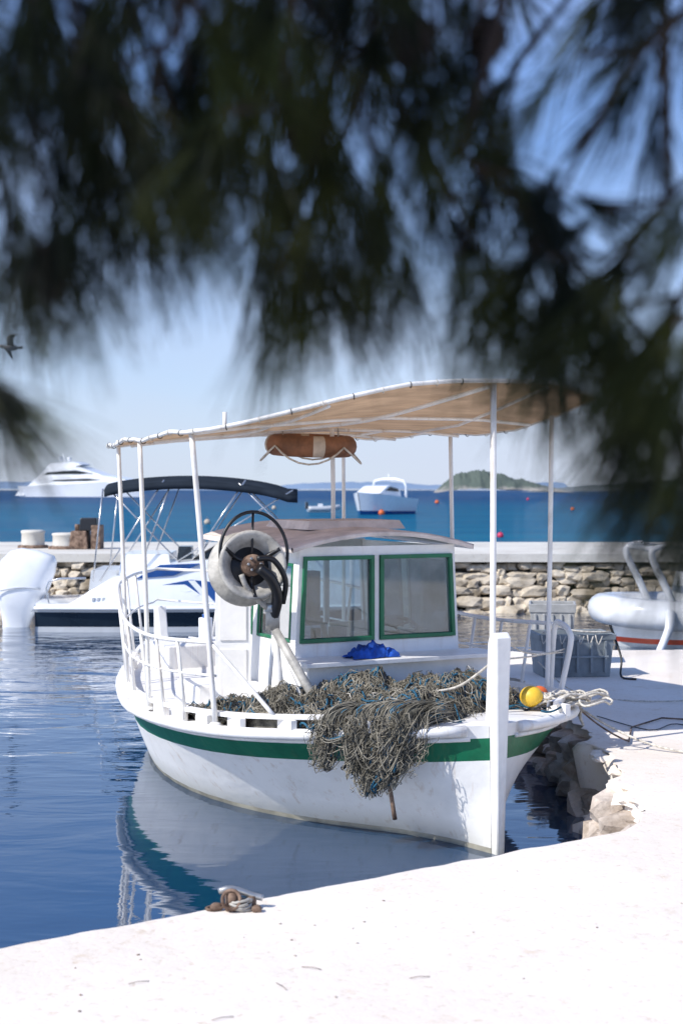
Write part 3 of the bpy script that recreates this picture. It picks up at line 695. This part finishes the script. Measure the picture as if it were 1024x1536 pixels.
for q in (-.22,.22): lr.tube([rc0+np.array((q,0,.05)),rc0+np.array((q,0,.2))],.006,'rope',5)
lr.build('life_ring',boat)

def crate(name,k,w_,d,h,x,y,rz):
    b=MB(); tp=.03; t=.02
    out=[(-w_/2,-d/2),(w_/2,-d/2),(w_/2,d/2),(-w_/2,d/2)]
    def ring(sx,z): return [((x_-(tp*(1-z/h) if x_>0 else -tp*(1-z/h)))*sx,(y_-(tp*(1-z/h) if y_>0 else -tp*(1-z/h)))*sx,z) for x_,y_ in out]
    b.grid([ring(1,0),ring(1,h*.86),ring(1.05,h*.86),ring(1.05,h),ring(.95,h),ring(.9,.03)],k,True,False)
    b.add(ring(.9,.03),[(0,1,2,3)],k,False)
    for sx in np.linspace(-.38,.38,5): b.box((sx*w_-.012,-d/2-.012,h*.1),(sx*w_+.012,-d/2+.03,h*.84),k)
    b.box((-w_/2+.05,-d/2-.015,h*.45),(w_/2-.05,-d/2+.03,h*.5),k)
    o=b.build(name,bevel=.008); o.location=(x,y,QZ+.002); o.rotation_euler=(0,0,rz); return o
crate('fish_crate','crate',.66,.44,.38,2.05,12.7,R(6))
crate('storage_bin','crate2',.42,.40,.58,2.0,13.5,R(-8))
b=MB(); 
for i in range(7):
    b.tube([(1.75+i*.08+random.gauss(0,.01),12.43,.83),(1.76+i*.08,12.40,.76+random.uniform(-.04,.03)),(1.80+i*.08,12.43,.82)],.005,'rope',5,sm=3)
b.tube([(1.76,12.44,.85),(1.9,12.5,.88),(2.1,12.45,.86),(2.36,12.5,.85)],.009,'rope',6,sm=4); b.tube([(2.41,12.6,.82),(2.46,12.5,.62),(2.44,12.4,.47),(2.55,12.3,.462)],.01,'black',6,sm=4)
b.build('crate_rope')

mc=MB(); cx,cy=-.43,5.56
mc.cyl((cx,cy,QZ-.01),.026,.085,'rust'); mc.cyl((cx+.075,cy+.03,QZ-.01),.020,.06,'rust'); mc.tube([(cx-.05,cy,QZ+.075),(cx,cy,QZ+.085),(cx+.08,cy+.03,QZ+.05),(cx+.12,cy+.03,QZ+.04)],.013,'steel',8,sm=3)
mc.tube([(cx+.0+.035*math.cos(a),cy-.03+.01*math.sin(a),QZ+.05+.035*math.sin(a)) for a in np.linspace(0,6.28,17)[:-1]],.007,'rust',8,True)
for i in range(4): mc.tube([(cx+.03+.045*math.cos(a)+random.gauss(0,.005),cy+.0+.035*math.sin(a)+random.gauss(0,.004),QZ+.012+.010*i+.006*math.sin(a*2+i)) for a in np.linspace(0,6.28,14)[:-1]],.006,'gray',6,True)
mc.tube([(cx-.02,cy,QZ+.02),(cx-.07,cy-.02,QZ+.006),(cx-.10,cy+.0,QZ+.008),(cx-.07,cy+.04,QZ+.006)],.006,'rust',6,sm=4)
mc.stone((cx-.06,cy+.0,QZ+.012),(.025,.02,.018),'rust',3); mc.stone((cx+.1,cy-.02,QZ+.012),(.02,.02,.015),'rust',5)
mc.build('mooring_cleat')

# ------------------------------------------------------------ speedboat
sp=empty('speedboat',(-4.55,21.9,0),R(2))
b=MB(); B_=1.05
sx=[0,.15,.5,.8,1.1,1.6,2.2,3,3.8,4.5,5.1,5.5,5.75]
bt=curve1([0,.6,3,4,4.8,5.4,5.75],[.98,1.05,1.05,.95,.7,.35,.04]); bwl=curve1([0,.6,3,4,4.8,5.5,5.75],[.9,.95,.92,.75,.45,.12,.02])
zs=curve1([0,.55,.75,1.1,1.7,2.4,3.5,5,5.75],[.42,.44,.56,.78,.96,1.06,1.12,1.12,1.12])
for sd in (-1,1):
    for (f0,f1,k) in ((-.35,.08,'gelgrey'),(.08,.30,'navy'),(.30,.36,'gelgrey')):
        rows=[[ (x,sd*(bwl(x)+(bt(x)-bwl(x))*max(0,min(1,z/.4))),z) for x in sx] for z in (f0,f1)]
        b.grid(rows if sd>0 else rows[::-1],k)
    rows=[[ (x,sd*(bt(x)+.02*(1-u)-.06*u*u),.36+(zs(x)-.36)*u) for x in sx] for u in (0,.03,.5,.9,1)]
    b.grid(rows if sd>0 else rows[::-1],'gel')
    b.tube([(x,sd*(bt(x)+.025),.36) for x in sx],.022,'gel',6)
b.grid([[(x,(-1+2*u)*(bt(x)-.06),zs(x)+.03*(1-(2*u-1)**2)) for u in np.linspace(0,1,7)] for x in sx],'gel')
b.add([(0,-.98,.42),(0,.98,.42),(0,.9,-.3),(0,-.9,-.3)],[(0,1,2,3)],'gel',False)
b.build('hull',sp)
b=MB(); yo=-1.085
def pan(pts,k,o=0): 
    b.add([(p[0],yo-o,p[1]) for p in pts]+[(p[0],yo-o+.05,p[1]) for p in pts],[tuple(range(len(pts))),]+[(i,i+len(pts),(i+1)%len(pts)+len(pts),(i+1)%len(pts)) for i in range(len(pts))],k,False)
pan([(1.35,.40),(3.25,.40),(3.05,.70),(2.3,.78),(1.75,.68)],'rblue'); pan([(1.50,.80),(2.05,.84),(2.45,1.02),(1.85,1.0)],'rblue')
pan([(2.55,.44),(2.66,.44),(2.36,.77),(2.26,.77)],'gel',.006)
pan([(1.95,.46),(2.3,.47),(2.42,.56),(2.2,.53)],'gel',.006); pan([(1.85,.52),(2.15,.56),(2.3,.62),(2.05,.605)],'gel',.009)
for i in range(9): pan([(.85+i*.075,.47),(.89+i*.075,.47),(.90+i*.075,.52),(.86+i*.075,.52)],'gelgrey')
b.build('hull_graphics',sp)
b=MB()
b.grid([[(2.3,-.8,1.06),(2.3,.8,1.06)],[(3.0,-.72,1.46),(3.0,.72,1.46)]],'dkglass'); b.grid([[(2.3,-.82,1.06),(3.7,-.75,1.1)],[(3.0,-.74,1.46),(3.1,-.74,1.46)]],'dkglass'); b.grid([[(3.0,-.72,1.46),(3.0,.72,1.46)],[(3.9,-.7,1.12),(3.9,.7,1.12)]],'dkglass')
b.tube([(2.3,-.82,1.06),(3.0,-.74,1.47),(3.1,-.74,1.47),(3.9,-.72,1.12)],.018,'black',6)
b.box((1.2,-.75,.8),(2.0,.75,1.14),'gel',top=(.05,.03)); b.box((.75,-.7,.55),(1.2,.7,.9),'gelgrey',top=(.04,.02)); b.box((2.05,-.6,.9),(2.3,-.1,1.25),'navy',top=(.03,.02))
b.tube([(.2,-.9,.42),(.2,-.9,.75),(.75,-.95,.8)],.018,'alu',6,sm=3)
b.build('cockpit',sp,bevel=.02)
b=MB()
bg_=[]
for u in np.linspace(0,1,20):
    x=1.02+2.85*u; zz=2.17+.15*math.sin(math.pi*min(1,u*1.05+.02))**.6 -.06*u**3
    bg_.append([(x,y,zz-.10*(abs(y)/.95)**3) for y in np.linspace(-.95,.95,9)])
b.grid(bg_,'bimini')
b.grid([[(p[0][0],-.95,p[0][2]) for p in bg_],[(p[0][0],-.955,p[0][2]-.10) for p in bg_]],'bimini')
b.grid([bg_[0],[(q[0]+.03,q[1],q[2]-.1) for q in bg_[0]]],'bimini')
b.build('bimini_top',sp,solid=.012)
b=MB()
for y in (-.93,.93):
    for p,q in (((1.1,2.1),(2.1,1.05)),((1.9,2.25),(.95,.75)),((3.8,2.1),(2.1,1.05)),((3.1,2.25),(2.3,1.05)),((1.0,2.12),(.85,.75)),((3.0,2.2),(4.1,1.1)),((2.0,2.2),(1.6,1.1))):
        b.tube([(p[0],y,p[1]),(q[0],y,q[1])],.013,'alu',6)
b.build('bimini_frame',sp)
b=MB()
rt=Matrix.Rotation(R(14),3,'Y')
def ob_ring(z,rx,ry,cx=0): return [tuple(rt@Vector((cx+rx*math.copysign(abs(math.cos(a))**.75,math.cos(a)),ry*math.copysign(abs(math.sin(a))**.75,math.sin(a)),z))+Vector((-.42,-.1,.3))) for a in np.linspace(0,2*math.pi,25)[:-1]]
b.grid([ob_ring(-.75,.02,.02,.05),ob_ring(-.70,.18,.06,.04),ob_ring(-.3,.20,.09,.05),ob_ring(-.12,.24,.15,.02),ob_ring(.0,.30,.2,.0),ob_ring(.12,.36,.25,-.02),ob_ring(.4,.43,.28,-.02),ob_ring(.66,.42,.27,.02),ob_ring(.82,.36,.24,.06),ob_ring(.90,.26,.18,.10),ob_ring(.925,.02,.02,.12)],'gel',True)
b.box((-.22,-.25,.25),(.02,.2,.5),'gelgrey')
b.tube([(-.75,-.36,.55),(-.35,-.385,.62),(-.02,-.34,.6)],.012,'gelgrey',6,sm=4)
b.build('outboard_engine',sp)

# ------------------------------------------------------------ grey/white rigid inflatable on the right
rbt=empty('inflatable_boat',(3.30,19.2,0),R(4))
b=MB()
col=[(5.0,-1.0,.46),(3.4,-1.0,.46),(2.0,-.98,.46),(1.1,-.86,.46),(.5,-.58,.48),(.24,0,.50),(.5,.58,.48),(1.1,.86,.46),(2.0,.98,.46),(3.4,1.0,.46),(5.0,1.0,.46)]
b.tube(col,.20,'gel',16,sm=6)
b.tube([(x,y*1.2,z-.02) for x,y,z in col],.022,'gelgrey',6,sm=6)
bt2=curve1([0.25,.5,.9,1.5,2.4,5],[.10,.45,.68,.80,.85,.85])
xs=[.25,.4,.6,.9,1.3,2,3,4,5]
for sd in (-1,1):
    for f0,f1,k in ((-.3,.06,'gelgrey'),(.06,.13,'red'),(.13,.40,'gel')):
        rows=[[ (x+.18*(1-z/.5),sd*bt2(x)*(.85+.3*max(0,z)),z) for x in xs] for z in (f0,f1)]
        b.grid(rows if sd>0 else rows[::-1],k)
b.grid([[(x,(-1+2*u)*bt2(x),.46) for u in np.linspace(0,1,5)] for x in xs],'gelgrey')
b.build('hull',rbt)
b=MB()
def slant(x0,w_,sl_,k):
    G_=[]
    for a in np.linspace(-.6,.6,6):
        f=(a+.6)/1.2; row=[]
        for x in (x0+sl_*f,x0+w_+sl_*f):
            yb=float(np.interp(x,[.5,1.1,2.0,3.4,5],[-.58,-.86,-.98,-1.0,-1.0])); row.append((x,yb-.208*math.cos(a),.465+.208*math.sin(a)))
        G_.append(row)
    b.grid(G_,k)
for i in range(4): slant(.95+i*.16,.07,.18,'red')
for i in range(9): slant(1.75+i*.17,.10,.10,'gelgrey' if i%3 else 'red')
b.build('graphics',rbt)
b=MB()
for y in (-.62,.62):
    b.tube([(1.05,y,.50),(.92,y,.80),(.72,y,1.22),(.78,y*.96,1.33),(.95,y*.94,1.36)],.055,'gel',10,sm=5,r2=.04)
    b.tube([(.95,y*.94,1.35),(1.5,y*.9,1.30),(1.75,y*.9,1.0)],.018,'alu',6)
b.tube([(.76,-.6,1.32),(.76,.6,1.32)],.04,'gel',8)
b.box((1.25,-.42,.48),(1.95,.42,.98),'gel',top=(.10,.06)); b.box((1.40,-.36,.98),(1.44,.36,1.24),'glass'); b.box((2.2,-.5,.48),(2.9,.5,.82),'gelgrey',top=(.03,.03))
b.tube([(.86,-.98,.52),(.80,-1.12,.32),(.66,-1.14,.02)],.07,'gel',10,sm=4,r2=.045)
b.build('arch_and_console',rbt,bevel=.01)

# ------------------------------------------------------------ distant craft
def simple_hull(b,L_,B2,zf,za,k='gel',low='navy',lowf=.25):
    X=np.linspace(0,L_,16); ht_=lambda x:B2*(1-max(0,(x/L_-.5)/.5)**2.2)+.02*B2; zz=lambda x:za+(zf-za)*(x/L_)**1.5
    for sd in (-1,1):
        r=[[(x*(1-.07*(1-f)*(x/L_)),sd*ht_(x)*(.8+.2*f),zz(x)*f) for x in X] for f in (-.3,lowf)]; b.grid(r if sd>0 else r[::-1],low)
        r=[[(x*(1-.07*(1-f)*(x/L_)),sd*ht_(x)*(.8+.2*f),zz(x)*f) for x in X] for f in (lowf,1)]; b.grid(r if sd>0 else r[::-1],k)
    b.grid([[(x,-ht_(x),zz(x)),(x,ht_(x),zz(x))] for x in X],k); b.add([(0,-B2*.8,-.3),(0,B2*.8,-.3),(0,B2,za),(0,-B2,za)],[(0,1,2,3)],k,False)
def side_poly(b,pts,y,k):
    n=len(pts); b.add([(x,-y,z) for x,z in pts]+[(x,y,z) for x,z in pts],[tuple(range(n)),tuple(range(n,2*n))[::-1]]+[(i,i+n,(i+1)%n+n,(i+1)%n) for i in range(n)],k,False)
yt=empty('motor_yacht',(-99,448,0),R(-26)); yt.scale=(1.0,1.0,1.12); b=MB()
simple_hull(b,46,4.3,5.0,3.0,'gel','gel',.1)
side_poly(b,[(-1.5,0.3),(2,.3),(3,2.9),(-0.5,1.4)],3.8,'gel')
side_poly(b,[(3,2.9),(6,4.9),(9,5.2),(26,6.3),(35,5.4),(40,4.6),(38,3.7)],3.6,'gel')
side_poly(b,[(6,5.0),(9,7.4),(12,7.8),(22,8.2),(26,7.2),(31,5.8),(28,5.0)],3.0,'gel')
side_poly(b,[(9,7.6),(11,9.3),(20,9.6),(23,8.9),(20,8.2)],2.4,'gel')
side_poly(b,[(9,6.1),(10.5,6.8),(21,7.3),(28,6.3),(26,6.1),(15,6.2)],3.05,'dkglass'); side_poly(b,[(12,4.3),(14,4.7),(26,5.0),(31,4.6),(26,4.3)],3.68,'dkglass')
b.tube([(15,0,9.5),(14,0,12)],.35,'gel',8,r2=.15); b.ball((16.5,0,10.4),.7,'gel',12); b.ball((13.2,0,10.3),.6,'gel',12); b.tube([(13,-1.2,10.9),(13,1.2,10.9)],.2,'gel',6)
b.build('hull_and_decks',yt)
mbt=empty('motor_boat',(5.2,127,0),R(238)); b=MB()
simple_hull(b,7.2,1.9,1.9,1.35,'gel','rblue',.18)
side_poly(b,[(1.8,1.35),(2.1,2.2),(3.8,2.5),(4.3,2.4),(5.6,1.8)],1.2,'gel'); side_poly(b,[(2.3,1.95),(2.4,2.2),(3.8,2.38),(4.6,2.05)],1.23,'dkglass')
b.tube([(1.6,-1.5,1.4),(1.9,-1.45,2.9),(1.9,1.45,2.9),(1.6,1.5,1.4)],.12,'gel',8,sm=3); b.tube([(2,0,2.9),(2,0,3.5)],.05,'gel',6)
b.build('hull_and_cabin',mbt)
dg=empty('dinghy',(-3.2,135,0),R(8)); b=MB()
b.tube([(0,-.7,.32),(1.8,-.72,.34),(2.6,-.45,.42),(2.95,0,.48),(2.6,.45,.42),(1.8,.72,.34),(0,.7,.32)],.24,'gelgrey',10,sm=5); b.box((0,-.7,.05),(2.4,.7,.3),'gel'); b.box((-.25,-.2,.3),(.05,.2,.95),'navy',top=(.03,.03)); b.box((1,-.3,.3),(1.4,.3,.8),'gel')
b.build('hull',dg)
def buoy(px,py,k,r):
    d=2133*H/(py-735); b=MB(); b.ball((0,0,r*.55),r,k,16); b.cyl((0,0,r*1.45),r*.18,r*.35,'black'); b.tube([(0,0,r*1.85),(r*.1,0,r*2.0),(0,0,r*2.1)],r*.05,'rope',5)
    o=b.build('mooring_buoy'); o.location=((px-512)/2133*d,d,0)
M['pink']=mat('pink_buoy',(.6,.04,.10),.4,.1,3)
buoy(750,806,'pink',.15); buoy(572,772,'ored',.28); buoy(655,755,'ored',.34); buoy(311,786,'orangew',.2); buoy(411,764,'orangew',.26); buoy(858,765,'ored',.2); buoy(791,750,'pink',.3)

# ------------------------------------------------------------ land
def land(name,x0,x1,y,depth,prof,mats,seed,nx=120,ny=20,rk=.02):
    b=MB(); G_=[]
    for j in range(ny):
        v=j/(ny-1); row=[]
        for i in range(nx):
            u=i/(nx-1); h=float(np.interp(u,[p[0] for p in prof],[p[1] for p in prof]))*math.sin(math.pi*(.02+.96*v))**.6
            h*=1+.22*mnoise.noise(Vector((u*10,v*4,seed)))+.14*mnoise.noise(Vector((u*50,v*14,seed)))
            row.append((x0+(x1-x0)*u,y+depth*(v-.5)+depth*.08*mnoise.noise(Vector((u*9,0,seed))),h-.2))
        G_.append(row)
    b.grid(G_,mats); return b.build(name)
def land_mat(name,rock,scrub,zr):
    m,nt,b=newmat(name); N=nt.nodes; L=nt.links
    tc=N.new('ShaderNodeTexCoord'); sp_=N.new('ShaderNodeSeparateXYZ'); L.new(tc.outputs['Object'],sp_.inputs[0])
    nz=N.new('ShaderNodeTexNoise'); nz.inputs['Scale'].default_value=.12; nz.inputs['Detail'].default_value=8; L.new(tc.outputs['Object'],nz.inputs['Vector'])
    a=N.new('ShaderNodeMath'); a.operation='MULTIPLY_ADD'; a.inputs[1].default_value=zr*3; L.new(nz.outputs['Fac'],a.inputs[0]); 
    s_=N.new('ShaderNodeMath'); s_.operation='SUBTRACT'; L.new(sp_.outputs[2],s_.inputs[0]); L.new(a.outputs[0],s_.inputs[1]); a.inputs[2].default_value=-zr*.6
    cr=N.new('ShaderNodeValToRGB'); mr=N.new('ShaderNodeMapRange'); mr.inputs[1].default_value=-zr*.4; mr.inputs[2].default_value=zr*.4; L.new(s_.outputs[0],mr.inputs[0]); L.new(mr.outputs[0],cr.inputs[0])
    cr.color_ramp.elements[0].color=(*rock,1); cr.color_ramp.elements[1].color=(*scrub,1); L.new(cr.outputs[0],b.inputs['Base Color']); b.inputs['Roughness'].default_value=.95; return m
M['isl']=land_mat('island_land',(.30,.28,.25),(.09,.115,.095),4)
M['far']=land_mat('far_hills_land',(.21,.28,.38),(.19,.27,.39),6); M['headl']=land_mat('headland_land',(.19,.21,.22),(.10,.13,.14),5)  # distance haze is put into these blue-grey land colours
land('island_hill',78,196,1200,60,[(0,0),(.06,7),(.16,15),(.3,18),(.45,16),(.65,10),(.85,4),(1,0)],'isl',1)
land('headland_hill',190,520,1500,120,[(0,0),(.2,7),(.5,12),(1,15)],'headl',2)
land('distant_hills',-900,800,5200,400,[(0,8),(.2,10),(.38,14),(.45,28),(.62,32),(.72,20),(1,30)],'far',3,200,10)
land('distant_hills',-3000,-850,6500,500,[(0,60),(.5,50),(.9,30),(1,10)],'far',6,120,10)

gb=MB(); gb.ball((0,0,0),.10,'bird',12,(2.2,.9,.85)); gb.ball((.24,0,.04),.05,'bird',10,(1.3,1,1)); gb.tube([(.29,0,.035),(.36,0,.02)],.012,'yellow',6,r2=.004)
gb.grid([[(-.18,-.05,.01),(-.18,.05,.01)],[(-.36,-.09,.02),(-.36,.09,.02)]],'bird')
for sd in (-1,1):
    gb.grid([[(.10,sd*.06,.04),(.13,sd*.28,.17),(.06,sd*.50,.16),(-.12,sd*.72,.05)],[(-.10,sd*.06,.03),(-.06,sd*.28,.15),(-.09,sd*.50,.14),(-.16,sd*.72,.045)]],'bird')
go=gb.build('seagull',solid=.012); go.location=((17-512)/2133*42,42,H+(735-522)/2133*42); go.rotation_euler=(R(24),0,R(200))

# ------------------------------------------------------------ pine tree
def needle_mat():
    m,nt,b=newmat('pine_needles'); N=nt.nodes; L=nt.links
    tc=N.new('ShaderNodeTexCoord'); nz=N.new('ShaderNodeTexNoise'); nz.inputs['Scale'].default_value=9; nz.inputs['Detail'].default_value=3; L.new(tc.outputs['Object'],nz.inputs['Vector'])
    cr=N.new('ShaderNodeValToRGB'); cr.color_ramp.elements[0].position=.40; cr.color_ramp.elements[1].position=.70
    cr.color_ramp.elements[0].color=(.005,.008,.005,1); cr.color_ramp.elements[1].color=(.045,.055,.012,1); L.new(nz.outputs['Fac'],cr.inputs[0])
    L.new(cr.outputs[0],b.inputs['Base Color']); b.inputs['Roughness'].default_value=.6; b.inputs['Specular IOR Level'].default_value=.15; return m
M['needle']=needle_mat()
pine=MB(); NV=[];NF=[]
nrg=np.random.default_rng(21)
def shoot(p,d,Ls,n,nl=.10,wd=.0016,droop=.5):
    a,b_,d=frame(d); u=nrg.random(n)**.8; th=nrg.random(n)*6.283; ph=np.radians(nrg.uniform(6,36,n))
    base=p+np.outer(u*Ls,d); rad=np.outer(np.cos(th),a)+np.outer(np.sin(th),b_)
    nd=np.cos(ph)[:,None]*d+np.sin(ph)[:,None]*rad; l=nl*nrg.uniform(.75,1.15,n)
    mid=base+nd*(l*.5)[:,None]; tip=base+nd*l[:,None]; tip[:,2]-=droop*l*.35; mid[:,2]-=droop*l*.08
    sd=np.cross(nd,nrg.normal(size=(n,3))); sd/=np.linalg.norm(sd,axis=1)[:,None]; sd*=wd/2
    o=sum(len(x) for x in NV)
    V=np.stack([base-sd,base+sd,mid-sd,mid+sd,tip-sd*.4,tip+sd*.4],1).reshape(-1,3); NV.append(V)
    k=o+np.arange(n)*6; NF.append(np.stack([k,k+1,k+3,k+2],1)); NF.append(np.stack([k+2,k+3,k+5,k+4],1))
def WP(px,py,d): return np.array(((px-512)/2133*d,d,H+(735-py)/2133*d))
def branch(pts,r0,r1,nsh,nn,spread=.05,nl=.10,side=.6):
    P=smooth_pts(pts,6); pine.tube(P,r0,'bark',7,r2=r1); m=len(P)
    for i in range(nsh):
        t=(i+.5)/nsh; k=min(int(t*(m-1)),m-2); p=P[k]; d=P[k+1]-P[k]; d=d/np.linalg.norm(d)
        o=nrg.normal(size=3); o-=d*np.dot(o,d); o/=np.linalg.norm(o)
        tw=p+o*spread*nrg.uniform(.3,1)+d*spread*.8
        pine.tube([p,tw],.0025,'bark',4)
        sd=d+o*side*nrg.uniform(.3,1)+np.array((0,0,-.25)); shoot(tw,sd,nrg.uniform(.02,.05),nn,nl)
    shoot(P[-1]-(P[-1]-P[-2])*.5,P[-1]-P[-2],.05,int(nn*1.3),nl)
BR=[
 ([(40,-180,1.30),(60,60,1.25),(50,200,1.22),(75,300,1.2)],7),
 ([(-120,-60,1.45),(-40,150,1.4),(0,260,1.35),(10,330,1.35)],7),
 ([(150,-200,1.4),(160,40,1.35),(190,180,1.33),(180,290,1.3)],6),
 ([(240,-160,1.2),(270,20,1.2),(240,90,1.2),(225,170,1.2)],6),
 ([(330,-200,1.45),(340,0,1.4),(360,180,1.4),(385,330,1.4)],6),
 ([(420,-160,1.25),(440,0,1.2),(430,100,1.2),(410,180,1.18)],8),
 ([(480,-200,1.5),(500,60,1.5),(490,220,1.5),(500,380,1.45)],6),
 ([(560,-180,1.3),(560,0,1.28),(545,120,1.25),(520,210,1.25)],7),
 ([(600,-150,1.4),(610,80,1.4),(590,210,1.4),(575,320,1.4)],6),
 ([(560,100,1.35),(640,230,1.35),(690,320,1.35),(730,400,1.33)],6),
 ([(740,-160,1.45),(720,20,1.4),(735,150,1.4),(725,240,1.38)],4),
 ([(1120,-60,1.3),(960,80,1.3),(880,210,1.3),(800,380,1.3)],4),
 ([(1180,120,1.25),(1050,250,1.25),(960,340,1.25),(900,400,1.25)],5),
 ([(1150,280,1.2),(1060,390,1.2),(1010,470,1.2),(985,560,1.2)],8),
 ([(1140,400,1.15),(1080,520,1.15),(1050,600,1.15),(1015,655,1.15)],8),
 ([(880,-160,1.5),(860,-20,1.5),(800,60,1.5),(760,110,1.5)],3),
 ([(1100,-120,1.4),(1020,20,1.4),(980,80,1.4)],3),
 ([(100,-120,1.2),(110,0,1.2),(120,80,1.2),(130,150,1.2)],7),
 ([(-180,330,1.3),(-110,430,1.3),(-80,500,1.3),(-60,530,1.3)],4),
 ([(690,230,1.3),(790,320,1.3),(830,390,1.3),(845,430,1.3)],6),
 ([(330,60,1.3),(380,180,1.3),(430,290,1.3),(440,370,1.3)],6),
 ([(1000,300,1.35),(940,380,1.35),(930,430,1.35),(930,470,1.35)],4),
 ([(620,-150,1.3),(650,0,1.3),(640,60,1.3)],3),
]
for br,nsh in BR: branch([WP(*p) for p in br],.0045,.002,nsh,50,.05,.105,.7)
for i in range(54):
    px=nrg.uniform(-150,620); py=nrg.uniform(-160,130); d=nrg.uniform(1.2,1.7); p=WP(px,py,d)
    shoot(p,np.array((nrg.normal()*.6,nrg.normal()*.3,-.8)),.05,54,.10)
for i in range(8):
    px=nrg.uniform(650,1150); py=nrg.uniform(-200,0); d=nrg.uniform(1.3,1.7); shoot(WP(px,py,d),np.array((nrg.normal()*.8,nrg.normal()*.3,-.6)),.06,45,.10)
def cone(p,L_,r_,tilt=(0,0,-1)):
    a,b_,d=frame(tilt)
    pine.lathe([(.001,0),(r_*.7,L_*.1),(r_*.95,L_*.35),(r_*.8,L_*.6),(r_*.4,L_*.88),(.001,L_)],p,tilt,'cone',14)
    for k in range(46):
        t=(k+.5)/46; th=k*2.399; rr=float(np.interp(t,[0,.1,.35,.6,.88,1],[0,.7,.95,.8,.4,.05]))*r_; q=np.asarray(p)+d*L_*t+rr*(a*math.cos(th)+b_*math.sin(th))
        pine.stone(tuple(q),(.0045,.0045,.0035),'cone',k,1)
cone(WP(76,365,1.2),.050,.016); cone(WP(455,150,1.25),.06,.024,(.1,0,-1)); cone(WP(600,30,1.3),.05,.02,(.3,0,-1)); cone(WP(735,30,1.4),.05,.02,(-.2,0,-1))
trunk=smooth_pts([(-1.7,-.9,QZ-.1),(-1.62,-.8,1.4),(-1.35,-.55,2.8),(-1.2,-.3,4.2),(-1.0,-.1,5.6)],6)
pine.tube(trunk,.17,'bark',14,r2=.05)
limbs=[[(-1.4,-.6,2.6),(-.9,.3,3.1),(-.3,1.1,3.15),(.3,1.4,2.95)],[(-1.2,-.3,3.4),(-.4,.6,3.7),(.5,1.2,3.5),(.9,1.4,3.0)],[(-1.3,-.5,3.0),(-1.1,.6,3.3),(-.7,1.3,3.1),(-.4,1.35,2.75)],
       [(-1.1,-.2,4.4),(-.6,.6,4.7),(.2,1.0,4.5)],[(-1.2,-.3,4.0),(-2.0,.2,4.4),(-2.4,.9,4.3)],[(-1.1,-.2,4.8),(-1.4,-.9,5.3),(-1.5,-1.5,5.3)],[(-1.2,-.3,3.6),(-.8,-1,4.1),(-.2,-1.5,4.2)]]
for lb in limbs:
    P=smooth_pts(lb,8); pine.tube(P,.045,'bark',8,r2=.012)
    for i in range(34):
        k=nrg.integers(4,len(P)); p=np.array(P[k])+nrg.normal(0,.2,3)
        if p[1]>.2 and p[2]<3.0 : continue
        shoot(p,nrg.normal(size=3)+np.array((0,0,.3)),.10,50,.13,.003)
lt=[np.array(p) for lb in limbs[:3] for p in smooth_pts(lb,4)[5:]]
for br,_ in BR:
    p=WP(*br[0]); q=min(lt,key=lambda c:np.linalg.norm(c-p)); m_=(p+q)/2+np.array((0,0,.06)); pine.tube(smooth_pts([q,m_,p],5),.009,'bark',6,r2=.0045)
for i in range(170):  # unseen foliage added along the sun direction to shade the visible sprays
    k=nrg.uniform(.35,1.1); c=np.array((nrg.uniform(-.4,.6),nrg.uniform(1.15,1.5),nrg.uniform(2.4,2.8)))+np.array((-.66,-.42,.72))*k
    if c[1]>.3 and (c[2]-H)/c[1]<.40 : continue
    shoot(c,nrg.normal(size=3),.10,46,.13,.003)
NVa=np.concatenate(NV); NFa=np.concatenate(NF); o=len(pine.v)
pine.v.extend(map(tuple,NVa.tolist())); ki=pine.mi('needle'); pine.f.extend(map(tuple,(NFa+o).tolist())); pine.m.extend([ki]*len(NFa)); pine.sm.extend([False]*len(NFa))
pine.build('pine_tree')
